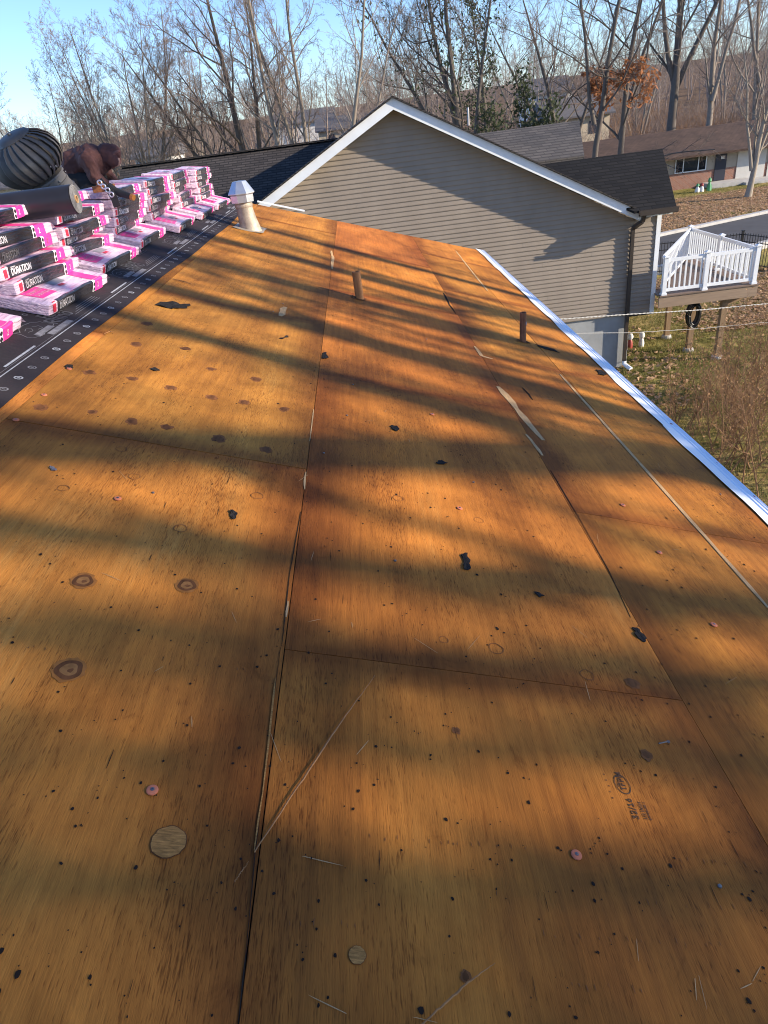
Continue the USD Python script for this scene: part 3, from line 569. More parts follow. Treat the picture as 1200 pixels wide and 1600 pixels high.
m = MB(O); m.bounds((XR + .002, YG + .03, ZB), (XC - .02, YG + 5.0, -2.78)); bay = m.build('bay_wall', 'siding', nb)
m = MB(O); m.bounds((XR, YG + .0, ZB - .06), (XC + .06, YG + 4.5, ZB - .004)); m.build('bay_floor', 'black_metal', nb)
EXP = 0.108; k = 0
while True:
    z0 = ZB + EXP * k; z1 = z0 + EXP
    if z0 > PZ - .3: break
    def lim(z):
        if z >= PZ - .235: return None
        hw = (PZ - .23 - z) / RS
        return max(XL + .32, PX - hw), min(XR - .004, PX + hw)
    l0 = lim(z0); l1 = lim(min(z1, PZ - .24))
    if l0 and l1:
        m = MB(O); z1 = min(z1, PZ - .24)
        v = [[l0[0], YG + .012, z0], [l0[1], YG + .012, z0], [l1[1], YG + .026, z1], [l1[0], YG + .026, z1], [l0[0], YG + .029, z0], [l0[1], YG + .029, z0],
             [l0[0], YG + .008, z0 + .016], [l0[1], YG + .008, z0 + .016]]
        cuts = [0.0] + sorted((((k * 0.37) % 1.0) * .30 + c_) for c_ in (.10, .42, .74) if l0[1] - l0[0] > 3) + [1.0]
        v = np.array(v)
        for q, (ca, cb) in enumerate(zip(cuts[:-1], cuts[1:])):
            vv_ = v.copy(); ov = .0016 * (q % 2)
            for i_, j_ in ((0, 1), (3, 2), (4, 5), (6, 7)): vv_[i_] = v[i_] * (1 - ca) + v[j_] * ca; vv_[j_] = v[i_] * (1 - cb) + v[j_] * cb
            vv_[:, 1] -= ov; m = MB(O); m.add(vv_, [[4, 5, 1, 0], [0, 1, 7, 6], [6, 7, 2, 3], [0, 6, 3, 3], [1, 2, 7, 7]]); m.build('siding_course', 'siding', wall)
    if z1 < -2.80:
        m = MB(O); v = [[XR + .006, YG + .012, z0], [XC - .03, YG + .012, z0], [XC - .03, YG + .026, z1], [XR + .006, YG + .026, z1], [XR + .006, YG + .029, z0], [XC - .03, YG + .029, z0], [XR + .006, YG + .008, z0 + .016], [XC - .03, YG + .008, z0 + .016]]
        m.add(v, [[4, 5, 1, 0], [0, 1, 7, 6], [6, 7, 2, 3]]); m.build('siding_course', 'siding', bay)
    k += 1
m = MB(O); m.bounds((XC - .03, YG - .012, ZB - .04), (XC + .08, YG + .12, -2.74)); m.build('corner_trim', 'trim_white', nb)
# rake boards, gable roof
for sgn, xe in ((-1, XL), (1, XR + .06)):
    L = abs(xe - PX)
    a = [(0, 0), (sgn * L, -RS * L), (sgn * L, -RS * L - .215), (0, -.225)]
    m = MB(O); m.prism([(PX + sgn * .001 + p[0], PZ + p[1]) for p in a], (1, 0, 0), (0, 0, 1), (0, .03, 0), (0, 17.6, 0)); m.build('rake_board', 'trim_white', nb)
    m = MB(O); b = [(0, -.195), (sgn * L, -RS * L - .185), (sgn * L, -RS * L - .205), (0, -.215)]
    m.prism([(PX + sgn * .001 + p[0], PZ + p[1]) for p in b], (1, 0, 0), (0, 0, 1), (0, .40, 0), (0, 17.632, 0)); m.build('soffit', 'soffit', nb)
    m = MB(O); b = [(0, .045), (sgn * (L + .05), -RS * (L + .05) + .04), (sgn * (L + .05), -RS * (L + .05) + .008), (0, .006)]
    m.prism([(PX + p[0], PZ + p[1]) for p in b], (1, 0, 0), (0, 0, 1), (0, 9.5, 0), (0, 17.54, 0)); m.build('gable_roof', 'shingle_dark', nb)
# left wing roof, sloping towards us
WR = at_y(190, 262, 22.0); zr = WR[2]
def roof_slab(xl0, xl1, yr, z_r, xe0, xe1, ye, ze, mat, name, th=.12):
    m = MB(O); v = np.array([[xl0, yr, z_r], [xl1, yr, z_r], [xe1, ye, ze], [xe0, ye, ze]]); b = v - [0, 0, th]
    m.add(np.vstack([v, b]), [[0, 3, 2, 1], [4, 5, 6, 7], [0, 1, 5, 4], [1, 2, 6, 5], [2, 3, 7, 6], [3, 0, 4, 7]]); return m.build(name, mat, nb)
roof_slab(WR[0], PX - .6, 22.0, zr, WR[0] - .05, XL + 1.5, 17.6, zr - .5 * 4.4, 'shingle_dark', 'wing_roof')
roof_slab(WR[0], PX, 22.002, zr - .002, WR[0], PX, 26.4, zr - 2.2, 'shingle_dark', 'wing_roof')
m = MB(O); m.beam((WR[0], 22.0, zr + .02), (PX - .9, 22.0, zr + .02), .26, .035); m.build('ridge_cap', 'shingle_dark', nb)
m = MB(O); m.bounds((WR[0] + .35, 18.1, -6.8), (XL + .25, 26, zr - 2.1)); m.build('wing_wall', 'siding', nb)
# right, lower dark roof over the bay and the grey roof behind it
r0, r1 = at_y(860, 246, 20.0), at_y(1035, 232, 20.0); e1 = at_y(1057, 322, 17.42)
roof_slab(XR - 2.2, r1[0], 20.0, r1[2], XR - .25, e1[0], 17.42, e1[2], 'shingle_dark_shaded', 'bay_roof', .05)
roof_slab(XR - 2.2, r1[0], 20.002, r1[2] - .002, XR - 1, r1[0], 23.0, r1[2] - 1.4, 'shingle_dark', 'bay_roof', .05)
m = MB(O); m.bounds((XR + .06, 17.46, e1[2] - .16), (e1[0] - .06, YG + .02, e1[2] - .07)); m.build('eave_soffit', 'trim_white', nb)
u0, u1 = at_y(738, 208, 24.5), at_y(905, 188, 24.5); u2 = at_y(913, 243, 20.6)
roof_slab(2.2, u1[0], 24.5, u1[2], 2.2, u2[0], 20.6, u2[2], 'shingle_grey', 'upper_roof')
roof_slab(2.2, u1[0], 24.502, u1[2] - .002, 2.2, u1[0], 28.5, u1[2] - 1.6, 'shingle_grey', 'upper_roof')
m = MB(O); m.bounds((2.5, 20.9, -6.8), (u2[0] - .3, 28, u2[2] - .02)); m.build('rear_wall', 'siding', nb)
m = MB(O); m.tube([(at_y(732, 196, 23)), at_y(731, 168, 23)], .032, 10); m.build('vent_pipe', 'concrete_pale', nb)
# gutter and downspout
gl = MB(O); gy0, gzt = 17.36, e1[2] + .005
gl.prism([(0, 0), (0, -.11), (.035, -.13), (.10, -.13), (.10, 0), (.092, 0), (.092, -.12), (.04, -.12), (.008, -.10), (.008, 0)], (0, 1, 0), (0, 0, 1), (e1[0] + .02 - (XR - .14), 0, 0), (XR - .14, gy0 - .045, gzt)); gl.build('gutter', 'gutter', nb)
m = MB(O); q = [(XR + .0, 17.42, gzt - .10), (XR - .01, 17.47, gzt - .26), (XR - .06, YG - .055, gzt - .47), (XR - .06, YG - .055, gzt - .7), (XR - .06, YG - .055, -6.45)]
for a, b in zip(q[:-1], q[1:]): m.beam(a, np.asarray(b) + (0, 0, 0.001), .085, .085, (0, 1, 0.02))
m.build('downspout', 'gutter', nb)
m = MB(O); m.tube([(XR - .06, YG - .06, -6.42), (XR - .06, YG - .07, -6.5), (XR + .0, YG - .16, -6.56), (XR + .06, YG - .28, -6.6)], .06, 10); m.build('drain_elbow', 'trim_white', nb)
m = MB(O); m.tube([(XR - .005, YG - .02, ZB - .05), (XR + .0, YG - .02, -6.5)], .016, 8); m.build('conduit', 'trim_white', nb)

# ------------------------------------------------------------------ deck with white railing
dk = thing('deck', 'raised tan deck with white balustrade beside the tan gable house', 'deck', (8.7, 17.7, -6.6)); OD = (8.7, 17.7, -6.6)
DZ = -4.68; X0, X1, Y0, Y1 = 7.55, 10.06, 17.62, 21.66
diag_x = lambda y: max(X0, X0 + .1 + (y - 18.1) / (21.55 - 18.1) * (9.85 - X0 - .1))
m = MB(OD); m.bounds((X0 - .06, Y0, DZ - .31), (X1, Y0 + .04, DZ - .035)); m.build('rim_board', 'deck_tan', dk)
m = MB(OD); m.bounds((X1 - .04, Y0 + .042, DZ - .31), (X1 - .002, Y1, DZ - .035)); m.build('rim_board', 'deck_tan', dk)
y = Y0 - .025
while y < Y1:
    m = MB(OD); m.bounds((diag_x(y) - .05, y, DZ - .03), (X1 + .025, y + .135, DZ)); m.build('deck_board', 'deck_brown', dk); y += .141
for (a, b) in (((X0 + .2, 17.9), (X1 - .1, 17.9)), ((8.9, 19.9), (X1 - .1, 19.9))):
    m = MB(OD); m.beam((a[0], a[1], DZ - .20), (b[0], b[1], DZ - .20), .09, .24); m.build('beam', 'post_wood', dk)
def rail_post(x, y):
    m = MB(OD); m.bounds((x - .052, y - .052, DZ), (x + .052, y + .052, DZ + .93)); p = m.build('rail_post', 'trim_white', dk)
    m = MB(OD); m.bounds((x - .075, y - .075, DZ + .93), (x + .075, y + .075, DZ + .955))
    m.add([[x - .07, y - .07, DZ + .956], [x + .07, y - .07, DZ + .956], [x + .07, y + .07, DZ + .956], [x - .07, y + .07, DZ + .956], [x, y, DZ + .99]], [[0, 1, 4], [1, 2, 4], [2, 3, 4], [3, 0, 4]]); m.build('post_cap', 'trim_white', p)
    m = MB(OD); m.bounds((x - .07, y - .07, DZ), (x + .07, y + .07, DZ + .05)); m.build('post_base', 'trim_white', p)
def rail_run(p, q):
    p, q = np.array(p, float), np.array(q, float); L = np.linalg.norm(q - p); d = (q - p) / L
    a, b = p + d * .055, q - d * .055
    for z, hh in ((DZ + .86, .085), (DZ + .12, .075)):
        m = MB(OD); m.beam((*a, z), (*b, z), .05, hh); m.build('rail', 'trim_white', dk)
    n = max(2, int(round(L / .128)))
    for i in range(1, n):
        c = p + d * L * i / n; m = MB(OD); m.box((*c, DZ + .49), (.036, .036, .68), [[d[0], -d[1], 0], [d[1], d[0], 0], [0, 0, 1]]); m.build('baluster', 'trim_white', dk)
PP = [(7.62, 17.70), (8.68, 17.70), (9.96, 17.70), (9.96, 19.63), (9.94, 21.55)]
for p in PP: rail_post(*p)
for a, b in zip(PP[:-1], PP[1:]): rail_run(a, b)
rail_run(PP[-1], (7.72, 18.12))
for (x, y) in ((9.37, 17.9), (8.95, 18.75), (8.87, 20.1)):
    zb = float(gz(x, y)); m = MB(OD); m.bounds((x - .07, y - .07, zb + .06), (x + .07, y + .07, DZ - .32)); pp = m.build('support_post', 'post_wood', dk)
    m = MB(OD); v, f = lathe([(.02, .10), (.13, .09), (.16, 0.0), (.16, -.2)], 14); m.add(v + [x, y, zb], f); m.build('footing', 'concrete_pale', pp)
m = MB(OD); m.add([[9.30, 17.93, DZ - .33], [9.95, 17.93, DZ - .33], [9.85, 17.93, DZ - .45], [9.45, 17.93, DZ - .55], [9.30, 17.97, DZ - .33], [9.95, 17.97, DZ - .33], [9.85, 17.97, DZ - .45], [9.45, 17.97, DZ - .55]], [[0, 1, 2, 3], [4, 7, 6, 5], [0, 3, 7, 4], [3, 2, 6, 7], [2, 1, 5, 6]]); m.build('knee_bracket', 'post_wood', dk)
# hose coil on the middle post
m = MB()
for j in range(12):
    a = np.linspace(0, 2 * np.pi, 26); r = .27 + .045 * math.sin(j * 2.1)
    m.tube(np.stack([8.86 + .55 * r * np.cos(a) + .01 * math.sin(j * 1.3), np.full(26, 18.62 - .020 * j), -5.45 + 1.15 * r * np.sin(a) - .08], -1), .017, 6, False)
hc = m.build('hose_coil', 'black_metal'); tag(hc, 'black garden hose coiled on the middle post below the white railed deck', 'hose')
# small garden ornaments below the bay
for (px, py, c, lb, nm) in ((986, 512, 'toy_red', 'small red and white garden ornament in the shade under the bay', 'garden_ornament'), (1004, 512, 'far_white', 'small white post like garden ornament under the bay', 'garden_ornament')):
    q = at_y(px, py, 19.6); z0 = float(gz(q[0], q[1]))
    t = thing(nm, lb, 'ornament', (q[0], q[1], z0)); Og = (q[0], q[1], z0)
    m = MB(Og); v, f = lathe([(.001, 0), (.10, 0), (.11, .10), (.09, .20), (.05, .26)], 12); m.add(v * (.75, .75, 1) + Og, f); m.build('body', c, t, 40)
    m = MB(Og); v, f = lathe([(.05, .26), (.08, .30), (.085, .36), (.06, .42), (.001, .44)], 12); m.add(v + Og, f); m.build('hat', 'far_white', t, 40)

# ------------------------------------------------------------------ black fence, street house
fe = thing('metal_fence', 'black metal picket fence beyond the white railed deck, along the street', 'fence', (14, 27, -6.5)); OF = (14, 27, -6.5)
FP = [(8.2, 27.9), (10.4, 27.75), (12.6, 27.6), (14.77, 27.5), (15.35, 25.9), (17.4, 25.5), (19.5, 25.1)]
for i, (x, y) in enumerate(FP):
    z = float(gz(x, y)); m = MB(OF); m.bounds((x - .04, y - .04, z - .1), (x + .04, y + .04, z + 1.32)); m.bounds((x - .05, y - .05, z + 1.321), (x + .05, y + .05, z + 1.35)); m.build('fence_post', 'black_metal', fe)
for (a, b) in zip(FP[:-1], FP[1:]):
    a, b = np.array(a), np.array(b); za, zb = float(gz(*a)), float(gz(*b)); L = np.linalg.norm(b - a); d = (b - a) / L
    for hgt in (.15, .95, 1.20):
        m = MB(OF); m.beam((*(a + d * .05), za + hgt), (*(b - d * .05), zb + hgt), .022, .03); m.build('fence_rail', 'black_metal', fe)
    n = int(L / .115)
    for i in range(1, n):
        c = a + d * L * i / n; z = za + (zb - za) * i / n; m = MB(OF); m.box((*c, z + .69), (.017, .017, 1.16)); m.build('picket', 'black_metal', fe)

BY = 52.0
bh = thing('brown_roof_house', 'low brick ranch house with brown roof across the street', 'house', (24, BY, -6.4)); OB = (24, BY, -6.4)
bl, er = at_y(1030, 252, BY - .9), at_y(1200, 225, BY - .9); BZ = -6.42
eavez = (bl[2] + er[2]) / 2; rg = at_y(1080, 200, BY + 5)
XB0, XB1 = at_y(905, 250, BY)[0] - 1.0, 44.0
m = MB(OB); v = [[XB0 - .8, BY - .9, eavez], [XB1, BY - .9, eavez], [XB1, BY + 5, rg[2]], [XB0 + .2, BY + 5, rg[2]], [XB1, BY + 11, eavez], [XB0 - .8, BY + 11, eavez]]
v = np.array(v); m.add(np.vstack([v, v - [0, 0, .14]]), [[0, 1, 2, 3], [3, 2, 4, 5], [6, 9, 8, 7], [9, 11, 10, 8], [0, 6, 7, 1], [0, 3, 9, 6], [3, 5, 11, 9]]); m.build('roof', 'shingle_brown', bh)
m = MB(OB); m.bounds((XB0, BY, BZ - .4), (XB1, BY + 9.5, BZ + 1.0)); m.build('brick_wall', 'brick', bh)
m = MB(OB); m.bounds((XB0 + .01, BY + .01, BZ + 1.003), (XB1 - .02, BY + 9.48, eavez - .1)); m.build('upper_wall', 'upper_siding', bh)
a, b = at_y(1054, 272, BY - .05), at_y(1105, 247, BY - .05)
def window(parent, x0, x1, z0, z1, y, nl, mat='trim_white', org=OB):
    f = MB(org)
    for lo, hi in (((x0, y - .05, z1 - .06), (x1, y, z1)), ((x0, y - .05, z0), (x1, y, z0 + .06)), ((x0, y - .05, z0 + .061), (x0 + .06, y, z1 - .061)), ((x1 - .06, y - .05, z0 + .061), (x1, y, z1 - .061))): f.bounds(lo, hi)
    for i in nl: f.bounds((x0 + (x1 - x0) * i - .03, y - .048, z0 + .061), (x0 + (x1 - x0) * i + .03, y - .002, z1 - .061))
    fr = f.build('window', mat, parent)
    g_ = MB(org); g_.bounds((x0 + .05, y - .022, z0 + .05), (x1 - .05, y - .012, z1 - .05)); g_.build('pane', 'pane', fr)
    g_ = MB(org); g_.bounds((x0 + .05, y - .004, z0 + .05), (x0 + (x1 - x0) * .26, y - .001, z1 - .05)); g_.bounds((x0 + (x1 - x0) * .74, y - .004, z0 + .05), (x1 - .05, y - .001, z1 - .05)); g_.build('curtain', 'door_navy', fr)
window(bh, a[0], b[0], a[2], b[2] + .25, BY - .003, (.26, .74))
d0, d1 = at_y(1114, 283, BY), at_y(1131, 281, BY)
m = MB(OB); m.bounds((d0[0], BY - .05, d0[2]), (d1[0], BY - .012, eavez - .16)); dr = m.build('door', 'door_navy', bh)
m = MB(OB); m.bounds((d0[0] + .35, BY - .07, d0[2] + 1.35), (d0[0] + .6, BY - .051, d0[2] + 1.55)); m.build('door_window', 'far_white', dr)
g0 = at_y(1147, 288, BY); g1 = at_y(1190, 285, BY)
for x0 in (g0[0], g0[0] + 2.2):
    m = MB(OB); m.bounds((x0, BY - .04, BZ + .1), (x0 + 2.0, BY - .006, eavez - .13)); m.build('pale_panel', 'garage_white', bh)
m = MB(OB); m.bounds((d0[0] - .8, BY - 1.6, BZ - .3), (d1[0] + 1.5, BY - .02, d0[2] - .02)); m.build('porch_step', 'concrete_pale', bh)
m = MB(OB); m.bounds((g0[0] - .2, BY - 2.0, BZ - .3), (g0[0] + 9, BY - .06, BZ + .12)); m.build('porch_slab', 'concrete_pale', bh)
for i, (px, py, c, c2, lb) in enumerate(((1090, 292, 'toy_green', 'far_white', 'green and white garden figure, leftmost in the bed before the brick ranch house'), (1097, 289, 'toy_red', 'far_white', 'red and white garden figure between two green ones before the brick ranch house'), (1109, 283, 'toy_green', 'toy_green', 'tall green garden figure next to the dark front door'))):
    q = at_y(px, py, BY - 2.3); z0 = float(gz(q[0], q[1])); t = thing('garden_figure', lb, 'ornament', (q[0], q[1], z0)); Og = np.array((q[0], q[1], z0)); hh = (.55, .55, .85)[i]
    m = MB(Og); v, f = lathe([(.001, 0), (.17, 0), (.15, .35 * hh), (.07, .62 * hh)], 10); m.add(v + Og, f); m.build('body', c2, t, 40)
    m = MB(Og); v, f = lathe([(.07, .62 * hh), (.12, .72 * hh), (.08, .9 * hh), (.001, hh)], 10); m.add(v + Og, f); m.build('head', c, t, 40)
# far houses between the trees
def far_house(px, py, Y, wd, hh, mat, lb, rmat='far_roof'):
    q = at_y(px, py, Y); z0 = min(float(gz(q[0], Y)), q[2] - hh); O_ = (q[0], Y, z0)
    t = thing('far_house', lb, 'house', O_)
    m = MB(O_); m.bounds((q[0] - wd / 2, Y, z0 - 1), (q[0] + wd / 2, Y + 7, q[2])); m.build('wall', mat, t)
    m = MB(O_); m.prism([(-.5, -.05), (3.5, 1.6), (7.5, -.05), (7.5, -.2), (-.5, -.2)], (0, 1, 0), (0, 0, 1), (wd + .8, 0, 0), (q[0] - wd / 2 - .4, Y, q[2] + .02)); m.build('roof', rmat, t)
    for k in range(2):
        x = q[0] - wd / 2 + wd * (k + .5) / 2; m = MB(O_); m.bounds((x - .5, Y - .04, q[2] - 1.7), (x + .5, Y - .005, q[2] - .6)); m.build('window', 'door_navy', t)
far_house(862, 143, 95, 5, 6, 'far_white', 'tall cream house seen between trunks above the grey roof')
far_house(475, 190, 120, 9, 4, 'far_white', 'far white house behind the forked trunk left of the gable')
far_house(535, 200, 110, 7, 4, 'far_tan', 'far tan house low between trees left of the gable peak')
far_house(238, 243, 85, 4, 3, 'far_white', 'small far white house just above the left end of the dark wing roof')
far_house(12, 292, 60, 7, 3, 'far_white', 'pale low building at the left edge below the turbine vent')
far_house(905, 180, 75, 6, 3, 'far_tan', 'small tan shed between dark trunks right of the cream house')

# ------------------------------------------------------------------ service cables
for (pts, r, lb) in (([(860, 500, 12), (985, 491, 13.2), (1100, 484, 14.6), (1205, 474, 16), (1330, 455, 18)], .0085, 'upper twisted pale service cable crossing in front of the deck posts'), ([(860, 521, 12), (985, 520, 13.2), (1100, 513, 14.6), (1205, 503, 16), (1330, 486, 18)], .005, 'lower thin grey service cable crossing in front of the deck posts')):
    P = np.array([at_y(*p) for p in pts]); t_ = np.linspace(0, 4, 200); P = np.stack([np.interp(t_, range(5), P[:, c]) for c in range(3)], 1)
    m = MB()
    if r > .008:
        for ph in (0, math.pi):
            a = t_ * 60 + ph; m.tube(P + np.stack([0 * a, .007 * np.cos(a), .007 * np.sin(a)], 1), r * .8, 6)
    else: m.tube(P, r, 6)
    tag(m.build('service_cable', 'cable'), lb, 'cable')

# ------------------------------------------------------------------ trees
def grow(rng, P, R, specs):
    """levels of branches: every branch carries n children along its outer part"""
    out = [(P, R)]
    for sp in specs:
        N, K, _ = P.shape; n = sp['n']
        par = np.repeat(np.arange(N), n); M_ = len(par)
        t = sp['t0'] + (1 - sp['t0']) * (np.tile(np.arange(n), N) + rng.random(M_)) / n; t = np.minimum(t, .995)
        i = np.minimum((t * (K - 1)).astype(int), K - 2); fr = (t * (K - 1) - i)
        b0 = P[par, i] * (1 - fr[:, None]) + P[par, i + 1] * fr[:, None]
        tg = P[par, i + 1] - P[par, i]; tg /= np.maximum(np.linalg.norm(tg, axis=1, keepdims=True), 1e-9)
        rp = R[par, i] * (1 - fr) + R[par, i + 1] * fr
        Lp = np.linalg.norm(np.diff(P, axis=1), axis=2).sum(1)[par]
        L = Lp * sp['len'] * (1 - sp.get('fall', .55) * t) * rng.uniform(.7, 1.25, M_)
        rv = rng.normal(size=(M_, 3)); rv -= (rv * tg).sum(1, keepdims=True) * tg; rv /= np.linalg.norm(rv, axis=1, keepdims=True)
        an = np.radians(rng.normal(sp['ang'], sp.get('angv', 9), M_))[:, None]
        d = tg * np.cos(an) + rv * np.sin(an)
        K2 = sp['K']; Q = np.zeros((M_, K2, 3)); Q[:, 0] = b0; st_ = (L / (K2 - 1))[:, None]
        for k in range(1, K2):
            d = d + rng.normal(size=(M_, 3)) * sp.get('wan', .13) + np.array([0, 0, sp.get('up', .06)]); d /= np.linalg.norm(d, axis=1, keepdims=True)
            Q[:, k] = Q[:, k - 1] + d * st_
        r0 = np.maximum(np.minimum(rp * sp.get('rr', .55), L * .022 + .002), sp.get('rmin', .004))
        R2 = r0[:, None] * np.linspace(1, sp.get('tip', .35), K2)[None]
        P, R = Q, R2; out.append((P, R))
    return out
def stem(rng, base, H, r, lean=(0, 0), K=10, wan=.05, tip=.12):
    P = np.zeros((K, 3)); P[0] = base; d = np.array([lean[0], lean[1], 1.0]); d /= np.linalg.norm(d)
    for k in range(1, K):
        d = d + rng.normal(size=3) * wan + (0, 0, .03); d /= np.linalg.norm(d); P[k] = P[k - 1] + d * H / (K - 1)
    t = np.linspace(0, 1, K); R = r * (1 - (1 - tip) * t); R[0] *= 1.25
    return P, R
def leaves(rng, pts, n, size, spread):
    c = pts[rng.integers(0, len(pts), n)] + rng.normal(size=(n, 3)) * spread
    a = rng.normal(size=(n, 3)); a /= np.linalg.norm(a, axis=1, keepdims=True); b = np.cross(a, rng.normal(size=(n, 3))); b /= np.linalg.norm(b, axis=1, keepdims=True)
    s_ = (size * rng.uniform(.6, 1.3, n))[:, None]
    v = np.stack([c - a * s_, c + b * s_ * .45, c + a * s_, c - b * s_ * .45], 1).reshape(-1, 3)
    return v, np.arange(4 * n).reshape(n, 4)
def make_tree(name, label, base, stems, specs, bark, twig, seed, group=None, cat='tree', extra=None, fork=0.0):
    rng = np.random.default_rng(seed); base = np.asarray(base, float)
    t = thing(name, label, cat, base, group); tr, cw = MB(base), MB(base)
    Ps, Rs = zip(*[stem(rng, base + np.array([s_[4] if len(s_) > 4 else 0, s_[5] if len(s_) > 5 else 0, (s_[6] if len(s_) > 6 else -.15)]), s_[0], s_[1], (s_[2], s_[3])) for s_ in stems])
    lv = grow(rng, np.array(Ps), np.array(Rs), specs)
    for i, (P, R) in enumerate(lv):
        (tr if i <= 1 else cw).add(*tubes(P, R, (9, 6, 4, 3, 3, 3)[i]))
    tp = tr.build('trunk', bark, t, smooth=True); cw.build('crown', twig, t)
    if extra: extra(rng, t, lv, base)
    return t, lv
def specs(n1=11, n2=7, n3=6, n4=4, l1=.42, ang=44, t0=.28, up=.08, rmin=.006, n5=2):
    s_ = [dict(n=n1, t0=t0, len=l1, ang=ang, K=8, up=up, wan=.12, rr=.42), dict(n=n2, t0=.22, len=.48, ang=42, K=6, up=up * .8, wan=.14, rmin=rmin), dict(n=n3, t0=.15, len=.50, ang=42, K=5, up=up * .6, wan=.16, rmin=rmin), dict(n=n4, t0=.15, len=.55, ang=40, K=4, up=.05, wan=.18, rmin=rmin)]
    if n5: s_.append(dict(n=n5, t0=.2, len=.6, ang=38, K=3, up=.04, wan=.2, rmin=rmin))
    return s_
def tree_at(px, py, Y):
    q = at_y(px, py, Y); return np.array([q[0], Y, float(gz(q[0], Y))])
G_ = 'bare trees behind the houses'
def vase(n, H, r, sp, rng): return [(H * rng.uniform(.8, 1.05), r * rng.uniform(.6, 1), sp * math.cos(a), sp * .6 * math.sin(a)) for a in (2 * math.pi * (k + rng.random() * .6) / n for k in range(n))]
rv = np.random.default_rng(4)
make_tree('bare_tree', 'thin pale bare tree at far left behind the turbine vent', tree_at(70, 240, 52), vase(5, 11.5, .13, .42, rv), specs(12, 7, 6, 4, .40), 'bark_grey', 'twig_purple', 21)
make_tree('bare_tree', 'vase shaped grey bare tree rising right above the crouching worker', tree_at(205, 240, 50), vase(8, 14.2, .17, .36, rv), specs(12, 7, 6, 4, .36, 34), 'bark_grey', 'twig_grey', 22)
make_tree('bare_tree', 'slender bare tree between the vase shaped tree and the large spreading one', tree_at(285, 240, 56), vase(4, 14, .13, .25, rv), specs(11, 7, 6, 3, .36, 36), 'bark_grey', 'twig_purple', 23)
make_tree('bare_tree', 'large spreading bare tree with dark crooked limbs left of the gable', tree_at(385, 235, 50), [(15.5, .34, -.10, 0), (12.5, .2, -.75, .1, 0, 0, 1.2), (13, .22, .42, .1, 0, 0, 1.5), (12, .17, -.42, -.2, 0, 0, 1.6)], specs(12, 8, 6, 4, .44, 46), 'bark_dark', 'twig_brown', 24)
make_tree('bare_tree', 'tall forked bare tree with pale trunks left of the gable peak', tree_at(472, 225, 45), [(17, .20, -.22, 0), (17.5, .18, .08, .05, .3, 0), (16, .2, -.05, .1, .1, .1)], specs(12, 7, 6, 4, .36, 38, .3), 'bark_grey', 'twig_brown', 25)
make_tree('bare_tree', 'leaning bare tree just left of the white gable peak', tree_at(522, 215, 43), [(15, .18, .22, 0), (14, .13, .36, .1, .1, 0)], specs(11, 7, 6, 3, .38, 40), 'bark_grey', 'twig_grey', 26)
make_tree('bare_tree', 'far thin bare tree above the gable peak', tree_at(640, 180, 66), vase(4, 14.5, .15, .25, rv), specs(11, 7, 6, 3, .38, 38), 'bark_grey', 'twig_purple', 27)
def ivy(rng, t, lv, base):
    P = lv[0][0].reshape(-1, 3); P = P[P[:, 2] > base[2] + 5]; m = MB(base); m.add(*leaves(rng, P, 1300, .12, .5)); m.build('ivy', 'ivy_green', t)
make_tree('bare_tree', 'big bare tree with greenish ivy on its limbs right of the gable peak', tree_at(728, 188, 46), [(17, .26, .0, 0), (14, .16, -.55, .1, 0, 0, 2), (15, .15, .26, 0, 0, 0, 2.4), (14.5, .2, -.22, -.1, 0, 0, 2.6)], specs(12, 8, 6, 4, .42, 45), 'bark_dark', 'twig_dark', 28, extra=ivy)
def needles(rng, t, lv, base):
    P = np.concatenate([lv[k][0].reshape(-1, 3) for k in (1, 2)]); m = MB(base); m.add(*leaves(rng, P, 3600 if base[1] < 50 else 2000, .12, .2)); m.build('foliage', 'needle_green', t)
make_tree('evergreen_tree', 'tall narrow evergreen with sparse green behind the ivy clad tree', tree_at(762, 190, 58), [(15.5, .2, 0, 0)], [dict(n=46, t0=.28, len=.2, ang=62, K=5, up=.03, wan=.1, fall=.75), dict(n=6, t0=.2, len=.5, ang=45, K=4)], 'bark_dark', 'twig_dark', 29, extra=needles)
make_tree('evergreen_tree', 'low dark green cedar above the grey roof', tree_at(812, 192, 40), [(8.0, .16, 0, 0), (6.6, .1, .25, 0), (6.8, .1, -.25, 0)], [dict(n=34, t0=.2, len=.30, ang=56, K=5, up=.06, wan=.1, fall=.8), dict(n=6, t0=.2, len=.5, ang=45, K=4)], 'bark_dark', 'twig_dark', 30, extra=needles)
make_tree('bare_tree', 'wide bare tree with drooping limbs behind the cedar', tree_at(885, 185, 52), [(13.5, .24, -.12, 0), (11, .16, -.6, 0, 0, 0, 2), (11, .15, .4, 0, 0, 0, 2)], specs(12, 8, 6, 4, .45, 52, .25, .02), 'bark_dark', 'twig_brown', 31)
make_tree('bare_tree', 'dark straight trunked bare tree left of the rust leaved oak', tree_at(928, 205, 44), [(18, .20, -.02, 0), (13, .11, -.3, 0, 0, 0, 5)], specs(12, 7, 6, 4, .38, 48, .3), 'bark_dark', 'twig_dark', 32)
def oakleaf(rng, t, lv, base):
    P = np.concatenate([lv[k][0].reshape(-1, 3) for k in (2, 3)]); A_, B_ = at_y(940, 215, 46), at_y(1035, 95, 46); P = P[(P[:, 0] > A_[0]) & (P[:, 0] < B_[0]) & (P[:, 2] < B_[2]) & (P[:, 2] > A_[2])]; P = P[fbm(P * .8, 3, 3) > .47]; m = MB(base); m.add(*leaves(rng, P, 1500, .15, .20)); m.build('leaves', 'leaf_orange', t)
